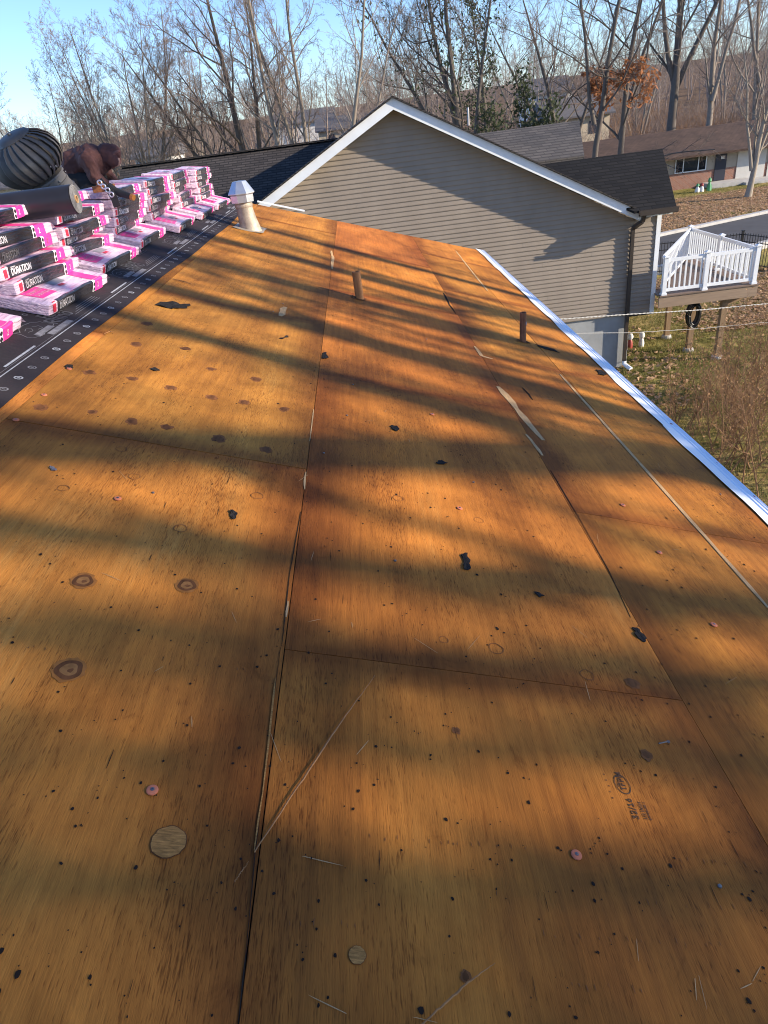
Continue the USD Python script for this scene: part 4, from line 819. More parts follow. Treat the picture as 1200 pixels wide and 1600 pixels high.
make_tree('oak_tree', 'dark oak that still holds rust coloured leaves on its lower branches', tree_at(968, 205, 46), [(18, .21, .0, 0), (14, .12, .28, 0, 0, 0, 4)], specs(15, 7, 6, 4, .40, 55, .14, .03), 'bark_dark', 'twig_dark', 33, extra=oakleaf)
make_tree('bare_tree', 'thickest dark trunk standing behind the brown ranch roof', tree_at(1048, 200, 62), [(21, .42, -.02, 0), (17, .22, .45, 0, 0, 0, 6), (16, .2, -.45, 0, 0, 0, 6.5)], specs(12, 8, 6, 4, .40, 46, .3), 'bark_dark', 'twig_dark', 34)
make_tree('bare_tree', 'bare tree with sunlit side rising over the brown ranch roof, right of the thickest trunk', tree_at(1108, 200, 61), [(20, .27, .06, 0), (15, .15, .3, 0, 0, 0, 5)], specs(12, 8, 6, 4, .40, 46, .25), 'bark_grey', 'twig_brown', 35)
make_tree('bare_tree', 'bare tree at the right edge beyond the brown ranch roof', tree_at(1185, 190, 64), [(19, .22, -.05, 0), (15, .14, -.4, 0, 0, 0, 5)], specs(12, 8, 6, 4, .42, 48, .2), 'bark_grey', 'twig_brown', 36)
make_tree('street_tree', 'small pale bare tree on the lawn before the brick ranch house', tree_at(1168, 309, 44.5), [(9.5, .19, .03, 0), (8.2, .11, .30, 0, .05, 0, 1.6), (8, .10, -.22, 0, 0, 0, 1.5), (7, .08, .12, .3, 0, 0, 1.7)], specs(11, 7, 5, 3, .42, 46, .22), 'bark_pale', 'twig_grey', 37)
for k, (px, py, Y) in enumerate(((130, 235, 72), (330, 240, 74), (420, 225, 70), (575, 205, 76), (690, 185, 72), (840, 170, 78), (1000, 160, 80), (1140, 150, 84))):
    make_tree('bare_tree', ['thin bare tree behind the worker', 'thin bare tree left of the spreading tree', 'slim bare tree behind the forked one', 'far bare tree left of the gable peak', 'far bare tree behind the ivy clad one', 'far bare tree by the cream house', 'far bare tree behind the oak', 'far bare tree over the ranch roof'][k] + ', part of the rear row', tree_at(px, py, Y), vase(4, 14 + 2 * (k % 3), .16, .28, rv), specs(11, 7, 6, 3, .40, 40), 'bark_grey', ('twig_purple', 'twig_grey')[k % 2], 50 + k)

# woods further off and brush at their foot: one mass each
rngw = np.random.default_rng(8)
def cloud_of(name, protos, pos, scale, kind_label, tilt=0.0):
    pi = UsdGeom.PointInstancer.Define(stage, numbered(name)); p = pi.GetPrim(); tag(p, kind='stuff')
    paths = []
    for i, (mb, mat) in enumerate(protos):
        pth = f'{p.GetPath()}/{kind_label}_{i:03d}' if i else f'{p.GetPath()}/{kind_label}'
        pm = usdkit.mesh(stage, pth, (np.vstack(mb.v), np.vstack(mb.f)), MAT[mat]); pm.CreateDoubleSidedAttr(True); paths.append(pm.GetPath())
    pi.CreatePrototypesRel().SetTargets(paths); n = len(pos)
    pi.CreateProtoIndicesAttr(Vt.IntArray.FromNumpy(rngw.integers(0, len(protos), n).astype(np.int32)))
    pi.CreatePositionsAttr(Vt.Vec3fArray.FromNumpy(np.asarray(pos, np.float32)))
    a = rngw.random(n) * 2 * np.pi
    b_ = rngw.normal(size=n) * tilt; c_ = rngw.random(n) * 2 * np.pi     # yaw, then a tilt about a level axis
    qw, qz = np.cos(a / 2), np.sin(a / 2); tw, tx, ty = np.cos(b_ / 2), np.sin(b_ / 2) * np.cos(c_), np.sin(b_ / 2) * np.sin(c_)
    pi.CreateOrientationsAttr(Vt.QuathArray([Gf.Quath(*map(float, q)) for q in np.stack([tw * qw, tx * qw + ty * qz, ty * qw - tx * qz, tw * qz], 1)]))
    pi.CreateScalesAttr(Vt.Vec3fArray.FromNumpy((np.asarray(scale)[:, None] * np.ones((1, 3))).astype(np.float32)))
    return p
protos = []
for k in range(4):
    P, R = zip(*[stem(rngw, np.array([rngw.normal() * .3, rngw.normal() * .3, -.2]), 13 * rngw.uniform(.85, 1.1), .13, (rngw.normal() * .14, rngw.normal() * .14)) for _ in range(2)])
    mb = MB()
    for i, (P_, R_) in enumerate(grow(rngw, np.array(P), np.array(R), specs(11, 6, 5, 3, .38, 40, rmin=.010, n5=0))): mb.add(*tubes(P_, R_, (5, 4, 3, 3, 3)[i]))
    protos.append((mb, ('twig_purple', 'twig_grey', 'twig_brown', 'twig_purple')[k]))
def scatter(n, x0, x1, y0, y1, keep=None):
    x, y = rngw.uniform(x0, x1, n), y0 + (y1 - y0) * rngw.random(n) ** .8
    x = x * y / y1
    z = gz(x, y); q = np.stack([x, y, z], 1); return q if keep is None else q[keep(q)]
pos = scatter(300, -150, 190, 80, 200)
cloud_of('far_woods', protos, pos, rngw.uniform(.75, 1.15, len(pos)), 'woodland_tree')
brush = []
for k in range(3):
    P, R = zip(*[stem(rngw, np.array([rngw.normal() * .9, rngw.normal() * .9, -.1]), rngw.uniform(1.6, 3.4), .025, (rngw.normal() * .3, rngw.normal() * .3), 6, .1) for _ in range(16)])
    mb = MB()
    for i, (P_, R_) in enumerate(grow(rngw, np.array(P), np.array(R), [dict(n=7, t0=.15, len=.5, ang=38, K=4, up=.08, rmin=.007), dict(n=5, t0=.15, len=.5, ang=38, K=3, rmin=.006)])): mb.add(*tubes(P_, R_, (4, 3, 3)[i]))
    brush.append((mb, ('twig_brown', 'shrub_brown', 'twig_purple')[k]))
pos = scatter(520, -70, 70, 58, 110, lambda q: ~((q[:, 0] > 12) & (q[:, 1] < 66)))
cloud_of('brush_undergrowth', brush, pos, rngw.uniform(.8, 1.6, len(pos)), 'brush_clump')

# the trees whose shade falls across the roof: they stand to the right, out of view, towards the sun
SH = math.hypot(SUN[0], SUN[1]); sdir = np.array([SUN[0], SUN[1], 0]) / SH; ndir = np.array([-sdir[1], sdir[0], 0])
def shade_stem(c, D, r, lean=0.0, rng=None, K=24):
    """a stem standing D metres towards the sun from the roof, across-sun offset c; it leans (or kinks) about the height of the sun's path to the roof"""
    b = sdir * D + ndir * c; z0 = float(gz(b[0], b[1])) - .2; href = -1.0 + .346 * D - z0; H = href + 6.5
    hh = np.linspace(0, H, K); off = lean * np.clip(hh - href, -2.2, 2.2)
    P = np.array([[*(b[:2] + ndir[:2] * o), z0 + q] for o, q in zip(off, hh)])
    P[:, :2] += np.cumsum(rng.normal(size=(K, 2)) * .012, 0)
    return P, r * np.interp(hh, [0, href, H], [1.35, 1.0, .35])
def shade_specs(l1, ang):
    return [dict(n=11, t0=.45, len=l1, ang=ang, K=8, up=.10, wan=.12, rr=.55, tip=.3), dict(n=6, t0=.15, len=.5, ang=40, K=6, up=.06, wan=.14, rmin=.012), dict(n=5, t0=.15, len=.5, ang=42, K=5, up=.05, wan=.16, rmin=.007), dict(n=3, t0=.15, len=.55, ang=40, K=4, rmin=.006)]
for k, (lb, sts, spx) in enumerate((
    ('row of grey maple stems whose shade bars the far roof', [(8.35, 17, .11, .03), (7.0, 17, .17, 0), (6.4, 17, .045, .1), (5.80, 17, .15, -.05), (5.2, 17, .045, .12), (4.60, 17, .17, 0), (3.78, 17, .12, .03)], shade_specs(.20, 36)),
    ('crooked grey maple whose shade falls across the middle of the roof', [(2.72, 21, .19, -1.0), (2.22, 20, .055, -.1), (1.75, 20, .10, -.54)], shade_specs(.20, 40)),
    ('dense grey maple that shades the near end of the roof', [(1.34, 20, .08, -.54), (.97, 20, .05, -.54), (.74, 25, .08, -.54), (.55, 26, .08, -.54), (.40, 25, .08, -.54), (.24, 26, .09, -.52), (.08, 25, .09, -.5), (-.19, 26, .11, -.4), (-.43, 26, .11, -.3)], shade_specs(.16, 42)))):
    rng = np.random.default_rng(70 + k); Ps, Rs = zip(*[shade_stem(c, D, r, ln, rng) for c, D, r, ln in sts])
    lv = grow(rng, np.array(Ps), np.array(Rs), spx); base = np.array(Ps[0][0]); t = thing('maple_tree', lb, 'tree', base)
    tr, cw = MB(base), MB(base)
    for i, (P, R) in enumerate(lv): (tr if i <= 1 else cw).add(*tubes(P, R, (10, 6, 4, 3, 3)[i]))
    tr.build('trunk', 'bark_grey', t, smooth=True); cw.build('crown', 'twig_brown', t)

# ------------------------------------------------------------------ brown shrubs by the eave, leaves, grass
for k, (px, py, zoff, H, n, lb) in enumerate(((1190, 690, 0, 2.5, 34, 'largest dense brown shrub by the drip edge at the right border'), (1150, 650, 0, 1.9, 22, 'thin twiggy brown shrub left of the dense one by the drip edge'), (1195, 590, 0, 2.2, 26, 'brown shrub just below the lower cable at the right border'))):
    b = at_z(px, py, -6.2); b = np.array([b[0], b[1], float(gz(b[0], b[1]))]); rng = np.random.default_rng(90 + k)
    st_ = [(H * rng.uniform(.5, 1.1), .016, rng.normal() * .28, rng.normal() * .28, rng.normal() * .7, rng.normal() * .7, -.1) for _ in range(n)]
    def sl(rng, t, lv, base):
        P = np.concatenate([lv[j][0].reshape(-1, 3) for j in (1, 2)]); m = MB(base); m.add(*leaves(rng, P, 2200, .030, .05)); m.build('leaves', 'shrub_leaf', t)
    make_tree('brown_shrub', lb, b, st_, [dict(n=9, t0=.12, len=.42, ang=35, K=5, up=.1, rmin=.0035), dict(n=6, t0=.15, len=.5, ang=38, K=4, up=.05, rmin=.003)], 'shrub_brown', 'shrub_brown', 95 + k, cat='shrub', extra=sl)
lf = MB(); lf.add([[-.055, -.035, .0], [.0, -.045, .012], [.055, .0, .006], [.01, .045, .014], [-.045, .03, .002]], [[0, 1, 4, 4], [1, 2, 3, 4]])
lf2 = MB(); lf2.add([[-.06, -.02, .02], [0, -.05, .0], [.06, .01, .022], [0, .05, .004]], [[0, 1, 2, 3]])
L_ = []
def leafpatch(n, x0, x1, y0, y1, th):
    x, y = rngw.uniform(x0, x1, n), rngw.uniform(y0, y1, n)
    d = fbm(np.stack([x * .33, y * .33, 0 * x], -1), 3, 9); k = d > th + rngw.normal(size=n) * .06
    L_.append(np.stack([x[k], y[k], gz(x[k], y[k]) + .03], 1))
leafpatch(15000, 6.5, 22, 8, 27, .50); leafpatch(12000, 8, 16, 20, 27, .35); leafpatch(60000, 12, 30, 35.5, 48, .38)
pos = np.concatenate(L_); w_ = ((pos[:, :2] - K0[:2]) @ kn); pos = pos[(w_ > .5) | (w_ < -5.7)]
cloud_of('fallen_leaves', [(lf, 'leaf_tan'), (lf2, 'leaf_tan')], pos, rngw.uniform(.7, 1.5, len(pos)), 'dry_leaf', .55)
gr = []
for k in range(3):
    mb = MB()
    for i in range(14):
        a = rngw.random() * 6.28; b = np.array([rngw.normal() * .07, rngw.normal() * .07, -.01]); d = np.array([math.cos(a), math.sin(a), 0]); hgt = rngw.uniform(.04, .11); wv = np.array([-d[1], d[0], 0]) * .006
        mb.add([b - wv, b + wv, b + d * hgt * .5 + (0, 0, hgt)], [[0, 1, 2]])
    gr.append((mb, 'grass_blade'))
x, y = rngw.uniform(5.5, 22, 17000), 7 + 20 * rngw.random(17000); pos = np.stack([x, y, gz(x, y)], 1)
x, y = rngw.uniform(12, 30, 5000), rngw.uniform(35.5, 51, 5000); pos = np.concatenate([pos, np.stack([x, y, gz(x, y)], 1)])
w_ = ((pos[:, :2] - K0[:2]) @ kn); pos = pos[(w_ > .5) | (w_ < -5.7)]
cloud_of('grass', gr, pos, rngw.uniform(.8, 1.6, len(pos)), 'grass_tuft')

# ------------------------------------------------------------------ shingle bundles
BL, BW, BH = 0.985, 0.335, 0.068
def bundle(seed, label):
    t = thing('shingle_bundle', label, 'shingle bundle', (0, 0, 0), 'pink wrapped shingle bundles stacked along the ridge')
    r_ = np.random.default_rng(seed)
    # wrapper: x across (0 = uphill .. BW = downhill), y along, z up; rounded, slightly slumped
    def grid(nx, ny, nz):
        pts = []; f = []
        m = trimesh.creation.box((BW, BL, BH)); m.apply_translation((BW / 2, BL / 2, BH / 2))
        v, fc = trimesh.remesh.subdivide_to_size(m.vertices, m.faces, .055); mm = trimesh.Trimesh(v, fc); mm.merge_vertices(); return mm
    mm = grid(6, 16, 3); v = mm.vertices.copy(); c = np.array([BW, BL, BH]) / 2
    u = (v - c) / c; rad = np.array([.012, .012, .010]) / c; ex = np.abs(u)
    e = np.maximum(ex - (1 - rad), 0) / rad; ln = np.linalg.norm(e, axis=1); ov = ln > 1
    e2 = e.copy(); e2[ov] /= ln[ov][:, None]; v = c + np.sign(u) * np.where(ex > 1 - rad, (1 - rad) + e2 * rad, ex) * c
    def slump(v):
        v = np.asarray(v, float); nz_ = fbm(v * 9 + seed * 3.1, 3, seed) - .5
        o = v.copy(); o[:, 0] += nz_ * .018 + (noise(v * 4.5 + seed * 1.7, seed) - .5) * .02; o[:, 2] += (noise(v * 4 + 40 + seed, seed + 2) - .5) * .016 + (fbm(v * 12 + 7, 2, seed + 6) - .5) * .006 + np.where(v[:, 1] > BL * .93, (v[:, 1] - BL * .93) * -.10, 0); return o
    m = MB(); m.add(slump(v), mm.faces); m.build('wrapper', 'wrap', t, smooth=45)
    def side(y0, y1, z0, z1, mat, name, off=.0022, wrap=0.0):
        ny = max(2, int((y1 - y0) / .04)); ys = np.linspace(y0, y1, ny); zs = np.linspace(z0, z1, 4); P = []
        for yy_ in ys:
            for z_ in zs: P.append([BW, yy_, z_])
            P.append([BW - .006, yy_, BH]) ; P.append([BW - .012 - wrap, yy_, BH])
        P = np.array(P); Q = slump(P); Q[:, 0] += np.where(np.arange(len(P)) % 6 < 4, off, off * .5); Q[:, 2] += np.where(np.arange(len(P)) % 6 >= 4, off, 0)
        I = np.arange(len(P)).reshape(ny, 6); m = MB(); m.add(Q, np.concatenate([np.stack([I[:-1, c_], I[1:, c_], I[1:, c_ + 1], I[:-1, c_ + 1]], -1) for c_ in range(5)])); return m.build(name, mat, t)
    blk = side(.115, .70, .002, BH - .004, 'wrap_black', 'side_film', .0022, .004)
    side(.70, .735, .002, BH - .004, 'print_white', 'badge_strip', .0022, .004)
    pk_ = side(.735, .865, .002, BH - .004, 'print_pink', 'pink_end_panel', .0024, .004)
    side(.055, .095, .012, BH - .018, 'print_red', 'red_mark', .0026, -.006)
    # badges on the white strip
    m = MB()
    for zc in (.017, .048):
        a = np.linspace(0, 2 * np.pi, 12, endpoint=False); P = np.stack([np.full(12, BW), .7175 + .013 * np.cos(a), zc + .013 * np.sin(a)], 1); Q = slump(P); Q[:, 0] += .0040
        m.add(np.vstack([[Q.mean(0)], Q]), [[0, 1 + i, 1 + (i + 1) % 12] for i in range(12)])
    m.build('badge', 'wrap_black', t)
    tv, tf = lettering('DURATION', .036, True, .0003); sc = .235 / tv[:, 0].max(); P = np.stack([np.full(len(tv), BW), .135 + tv[:, 0] * sc, .014 + tv[:, 1]], 1); Q = slump(P); Q[:, 0] += .0044; m = MB(); m.add(Q, tf)
    tv, tf = lettering('TruDefinition', .007, True, .0003); P = np.stack([np.full(len(tv), BW), .135 + tv[:, 0], .055 + tv[:, 1] * .9], 1); Q = slump(P); Q[:, 0] += .0044; m.add(Q, tf); m.build('lettering', 'print_white', blk)
    m = MB(); tv, tf = lettering('2', .03, True, .0003); P = np.stack([np.full(len(tv), BW), .772 + tv[:, 0], .022 + tv[:, 1]], 1); Q = slump(P); Q[:, 0] += .0048; m.add(Q, tf); m.build('panel_mark', 'print_white', pk_)
    # printing on the top: pink band across, magenta block
    def top(x0, x1, y0, y1, mat, name, off=.0024):
        nx, ny = max(2, int((x1 - x0) / .05) + 1), max(2, int((y1 - y0) / .05) + 1); P = np.array([[x_, y_, BH] for y_ in np.linspace(y0, y1, ny) for x_ in np.linspace(x0, x1, nx)]); Q = slump(P); Q[:, 2] += off
        I = np.arange(len(P)).reshape(ny, nx); m = MB(); m.add(Q, np.stack([I[:-1, :-1], I[:-1, 1:], I[1:, 1:], I[1:, :-1]], -1).reshape(-1, 4)); return m.build(name, mat, t)
    top(.012, BW - .018, .735, .845, 'print_pink', 'pink_band'); tb = top(.06, .27, .09, .30, 'print_pink', 'top_panel')
    m = MB(); tv, tf = lettering('DURATION', .03, True, .0003); sc = .18 / tv[:, 0].max()
    for j, xo in enumerate((.12, .17, .22)):
        P = np.stack([xo - tv[:, 1] * .9 + .02, .105 + tv[:, 0] * sc, np.full(len(tv), BH)], 1); Q = slump(P); Q[:, 2] += .0042; m.add(Q, tf)
    m.build('top_lettering', 'wrap', tb)
    ny_, nx_ = 6, 9; P = []
    for iy in range(ny_):
        for ix in range(nx_):
            u_, w_ = ix / (nx_ - 1), iy / (ny_ - 1); P.append([BW * (.02 + .99 * u_), BL - .012 + .045 * w_, BH * (.9 - .75 * w_) + .012 * w_ * math.sin(9 * u_ + seed) ])
    P = np.array(P); P[:, 1] += (noise(P * 60 + seed, seed) - .5) * .03 * (P[:, 1] > BL); P[:, 2] += (noise(P * 45 + 3 + seed, seed + 1) - .5) * .03 * (P[:, 1] > BL)
    I = np.arange(ny_ * nx_).reshape(ny_, nx_); m = MB(); m.add(P, np.stack([I[:-1, :-1], I[:-1, 1:], I[1:, 1:], I[1:, :-1]], -1).reshape(-1, 4)); m.build('loose_wrap', 'wrap', t)
    top(.14, .20, .42, .60, 'print_grey', 'top_bar'); top(.21, .235, .44, .52, 'print_red', 'top_red_bar')
    return t
ordn = ['nearest', 'second nearest', 'third nearest', 'fourth nearest', 'fifth nearest', 'sixth nearest', 'farthest']
lays = ['bottom', 'second', 'third', 'fourth', 'top']
protoB = []
rb = random.Random(17)
Rslope = SROT
def put(s_front, y0, n, label, tilt=0.0, yawd=0.0):
    """front (downhill) face at s_front, near end at y0, bottom at height n above the deck"""
    ct, st_ = math.cos(yawd), math.sin(yawd); R = Rslope @ np.array([[ct, -st_, 0], [st_, ct, 0], [0, 0, 1]]) @ np.array([[math.cos(tilt), 0, math.sin(tilt)], [0, 1, 0], [-math.sin(tilt), 0, math.cos(tilt)]])
    loc = S(s_front, y0, n) - R @ np.array([BW, 0, 0])
    if len(protoB) < 6:
        b = bundle(31 + len(protoB), label); place(b, R, loc); protoB.append(b)
    else:
        copy_of(protoB[rb.randrange(6)], label, 'pink wrapped shingle bundles stacked along the ridge', R, loc)
starts = [(2.72, 3.72), (3.97, 4.95), (5.10, 6.06), (6.27, 7.25), (7.42, 8.42), (8.56, 9.52), (9.68, 10.6)]
fronts = {0: [-2.10, -2.16, -2.22, -2.28, -2.34], 1: [-2.12, -2.20, -2.24, -2.31, -2.37], 2: [-2.22, -2.27, -2.25, -2.30, -2.36], 3: [-2.22, -2.22, -2.28, -2.29, -2.30], 4: [-2.21, -2.23, -2.26, -2.28, -2.31], 5: [-2.18, -2.2, -2.24, -2.26, -2.29], 6: [-2.17, -2.18, -2.20, -2.23, -2.26]}
lowf = [-1.97, -1.93, -2.00, -2.03, -1.95, -1.93, -1.93]
for k, (ya, yb) in enumerate(starts):
    put(lowf[k], ya, 0.008, f'pink shingle bundle lying flat on the black membrane, {ordn[k]} of the low front row', 0, rb.uniform(-.035, .035))
    for j in range(5):
        put(fronts[k][j] + rb.uniform(-.02, .02), ya + rb.uniform(-.05, .05), 0.080 + .068 * j, f'pink and black shingle bundle, {lays[j]} of the {ordn[k]} stack on the ridge', -.215 + rb.uniform(-.03, .03), rb.uniform(-.06, .06))
# pale label stuck on one bundle of the nearest stack
lq = S(-2.10, 3.80, .135)

# roll of black membrane lying across the stacks, its near end towards the eave
RE = at_y(118, 311, 5.02); OR = RE - [.5, 0, 0]; rad = .090
rl = thing('membrane_roll', 'black roll of roofing membrane with cardboard core lying across the nearest stacks', 'roll', OR)
m = MB(OR); v, f = lathe([(.026, .001)] + [(rad * (1 + .008 * math.sin(9 * t)), -t) for t in np.linspace(.004, 1.02, 14)] + [(.026, -1.03)], 40)
RX = lambda v: v[:, [2, 0, 1]]
m.add(RX(v) + RE, f); m.build('rolled_sheet', 'roll_black', rl, smooth=50)
m = MB(OR)
for q in range(13):
    ra = .025 + .0049 * q; v, f = lathe([(ra, .001), (ra, .003 + .0025 * (q % 2)), (ra + .0043, .003 + .0025 * (q % 2)), (ra + .0043, .001)], 36); m.add(RX(v) + RE, f)
m.build('roll_end', 'roll_end', rl)
m = MB(OR); v, f = lathe([(.019, -.5), (.019, .010), (.0245, .010), (.0245, -.5)], 20); m.add(RX(v) + RE, f); m.build('core', 'cardboard', rl, 40)

# ------------------------------------------------------------------ turbine vent
tc = at_y(43, 248, 6.8); tb = np.array([tc[0] + .02, 6.8, -.56])
tv_ = thing('turbine_vent', 'dark bronze turbine roof vent with curved vanes behind the black roll', 'roof vent', tb)
tl, ta = -.28, .34; Rt = np.array([[math.cos(tl), 0, math.sin(tl)], [0, 1, 0], [-math.sin(tl), 0, math.cos(tl)]]) @ np.array([[1, 0, 0], [0, math.cos(ta), -math.sin(ta)], [0, math.sin(ta), math.cos(ta)]])
gc = tc; GR = .295
def tput(mb, v, f): return mb.add(np.asarray(v) @ Rt.T + gc, f)
NV = 26; prof_t = [(.52, .73), (.72, .60), (.90, .38), (.985, .13), (1.0, -.08), (.94, -.32), (.80, -.55), (.62, -.70)]
for k in range(NV):
    a0 = 2 * math.pi * k / NV; V = []
    for i, (r_, z_) in enumerate(prof_t):
        tw = .30 * (i / (len(prof_t) - 1)); wdt = 2 * math.pi / NV * 1.10
        for q, (fr, dr) in enumerate(((0, .045), (.12, .062), (.55, .02), (1.0, -.045))):
            an = a0 + tw + wdt * fr; rr_ = GR * (r_ + dr); V.append([rr_ * math.cos(an), rr_ * math.sin(an), GR * z_ * .80])
    I = np.arange(32).reshape(8, 4); m = MB(tb); tput(m, V, np.concatenate([np.stack([I[:-1, c], I[:-1, c + 1], I[1:, c + 1], I[1:, c]], -1) for c in range(3)])); m.build('vane', 'vent_bronze', tv_, smooth=40)
m = MB(tb); v, f = lathe([(.001, .212), (.10, .209), (.145, .196), (.165, .175), (.16, .16)], 30); tput(m, v, f); m.build('top_cap', 'vent_bronze', tv_, 40)
m = MB(tb); v, f = lathe([(.001, .228), (.018, .226), (.02, .205)], 12); tput(m, v, f); m.build('cap_bolt', 'nail_steel', tv_, 40)
m = MB(tb); v, f = lathe([(.16, -.17), (.20, -.185), (.205, -.20), (.19, -.205), (.192, -.25), (.20, -.255), (.20, -.27), (.196, -.28), (.205, -.33), (.215, -.335), (.212, -.35), (.225, -.52), (.24, -.72)], 32); tput(m, v, f); m.build('neck', 'vent_bronze', tv_, 35)
m = MB(tb)
for k in range(6):
    m = MB(tb); an = 2 * math.pi * k / 6 + .4; v, f = lathe([(.001, .008), (.008, .006), (.009, 0)], 8); v = v[:, [2, 0, 1]]; ca, sa = math.cos(an), math.sin(an); v = v @ np.array([[ca, sa, 0], [-sa, ca, 0], [0, 0, 1]]) + [.20 * ca, .20 * sa, -.235]; tput(m, v, f); m.build('screw', 'nail_steel', tv_)

# ------------------------------------------------------------------ metal flue with faceted cap, two plumbing pipes
fs, fy = sy(388, 357); fb = S(fs, fy, 0)
fl = thing('flue_vent', 'weathered metal flue with faceted silver cap at the end of the black membrane', 'roof vent', fb)
m = MB(fb); Q = []
nx = 8
for i in range(nx):
    for j in range(nx):
        u, v = (i / (nx - 1) - .5) * .36, (j / (nx - 1) - .5) * .40; e = max(abs(u) / .18, abs(v) / .2); Q.append(S(fs + u + .02, fy + v, .006 + .012 * (max(0, e - .6) / .4) ** 2 * (.5 + math.sin(9 * u + 7 * v))))
I = np.arange(64).reshape(8, 8); m.add(Q, np.stack([I[:-1, :-1], I[1:, :-1], I[1:, 1:], I[:-1, 1:]], -1).reshape(-1, 4)); m.build('flashing', 'flue_weathered', fl, smooth=True)
m = MB(fb); v, f = lathe([(.135, -.06), (.118, .04), (.108, .09), (.100, .18), (.098, .24)], 24); v[:, 0] += np.interp(v[:, 2], [-.06, .24], [.03, 0]); m.add(v + fb, f); m.build('cone', 'flue_weathered', fl, 40)
m = MB(fb); v, f = lathe([(.100, .235), (.106, .245), (.106, .27), (.100, .28), (.100, .30)], 24); m.add(v + fb, f); m.build('collar', 'flue_weathered', fl, 40)
m = MB(fb); v, f = lathe([(.10, .29), (.138, .292), (.142, .37), (.165, .385), (.165, .392), (.085, .515), (.001, .522)], 8, math.radians(22.5 - 90 + 6)); m.add(v + fb, f); m.build('cap', 'galvanised', fl)
for (px, py, ptx, pty, r, mat, lb) in ((562, 466, 557, 424, .037, 'pipe_copper', 'orange brown plumbing pipe standing in the middle of the plywood'), (817, 533, 818, 488, .028, 'pipe_rust', 'dark rusty plumbing pipe standing near the drip edge')):
    b = on_roof(px, py); hgt = at_y(ptx, pty, b[1])[2] - b[2]; t = thing('vent_pipe', lb, 'pipe', b)
    ln = np.array([-.012 if r > .03 else .02, 0.01, 1.0])
    v, f = lathe([(r, -.05), (r, hgt), (r * .86, hgt), (r * .86, hgt - .12), (.001, hgt - .12)], 20); v = v + np.outer(v[:, 2], ln - [0, 0, 1])
    m = MB(b); m.add(v + b, f); m.build('pipe_wall', mat, t, 40)
    m = MB(b); blob(m, b[0] / math.cos(AL), b[1], r * 1.9, r * 2.1, .0022, 16, .25, 0, 3); m.build('cut_hole', 'stain_ring', t)
    for q in range(5):
        m = MB(b); blob(m, b[0] / math.cos(AL) + rr.uniform(-.07, .07), b[1] + rr.uniform(-.05, .04), rr.uniform(.008, .03), rr.uniform(.006, .015), .0028 + .0006 * q, 10, .4, rr.uniform(0, 3)); m.build('old_sealant', ('asphalt_scrap', 'knot_pale')[q % 2], t)
    if r < .03:
        m = MB(b); m.box(b + np.array([.026, -.012, hgt * .62]), (.008, .02, .03)); m.build('pale_smear', 'membrane_print', t)

# ------------------------------------------------------------------ loose bits on the plywood
def scrap(px, py, poly, mat, label, name, cat, th=.003, lift=.004, group=None, curl=.0):
    s, y = sy(px, py); P = []
    for qx, qy in poly:
        a_, b_ = sy(px + qx * .88, py + qy * .88); P.append((a_ - s, b_ - y))
    r_ = random.Random(px * 3 + py); Q_ = []
    for a_, b_ in zip(P, P[1:] + P[:1]):
        a_, b_ = np.array(a_), np.array(b_); d_ = b_ - a_; nn_ = np.array([-d_[1], d_[0]])
        for q in (0, .28, .5, .77): Q_.append(a_ + d_ * q + nn_ * (r_.uniform(-.13, .13) if q else r_.uniform(-.05, .05)))
    P = Q_; curl = max(curl, .003)
    m = MB(); pts = np.array(P); k = len(pts); c = pts.mean(0)
    top = [S(s + c[0], y + c[1], lift)] + [S(s + p[0], y + p[1], lift + curl * (1 + math.sin(i * .9 + px)) * .6) for i, p in enumerate(pts)]; bot = [q - DN * th for q in top]
    f = [[0, 1 + i, 1 + (i + 1) % k] for i in range(k)]; o = k + 1; f2 = [[o, o + 1 + (i + 1) % k, o + 1 + i] for i in range(k)]; sd = [[1 + i, o + 1 + i, o + 1 + (i + 1) % k] for i in range(k)] + [[1 + i, o + 1 + (i + 1) % k, 1 + (i + 1) % k] for i in range(k)]
    m.add(np.array(top + bot), np.array(f + f2 + sd)); return tag(m.build(name, mat), label, cat, group)
SC = 'shingle scraps left on the plywood'
scrap(727, 879, [(-9, -13), (2, -14), (9, 9), (8, 14), (-3, 13), (-5, 5)], 'asphalt_scrap', 'black oblong shingle scrap lying in the middle of the plywood', 'shingle_scrap', 'scrap', .003, .005, None, .004)
scrap(270, 478, [(-30, 0), (-22, -6), (0, -6), (12, -2), (31, -1), (20, 6), (0, 7), (-12, 4)], 'asphalt_scrap', 'largest black membrane scrap, beside the membrane edge', 'membrane_scrap', 'scrap', .002, .005, None, .006)
scrap(364, 805, [(-5, -8), (2, -6), (8, -2), (5, 6), (0, 9), (-6, 3)], 'asphalt_scrap', 'small black rounded scrap on the left sheet below the pale plugs', 'shingle_scrap', 'scrap')
scrap(617, 670, [(-8, -4), (2, -5), (8, 2), (2, 5), (-6, 1)], 'asphalt_scrap', 'small dark scrap left of the torn veneer', 'shingle_scrap', 'scrap')
scrap(690, 724, [(-11, -1), (0, -4), (10, 0), (4, 3), (-8, 2)], 'asphalt_scrap', 'thin dark scrap in the broad shade, below the one by the torn veneer', 'shingle_scrap', 'scrap')
scrap(998, 992, [(-12, -13), (0, -8), (14, 8), (10, 14), (-4, 4)], 'asphalt_scrap', 'dark scrap stuck in the right seam near the end joint', 'shingle_scrap', 'scrap')
scrap(842, 930, [(-9, -4), (2, -2), (9, 3), (0, 4)], 'asphalt_scrap', 'thin dark scrap right of the oblong one', 'shingle_scrap', 'scrap')
scrap(82, 733, [(-6, -3), (4, -2), (8, 4), (-2, 3)], 'membrane_print_dim', 'bluish grey flake on the left sheet', 'shingle_scrap', 'scrap')
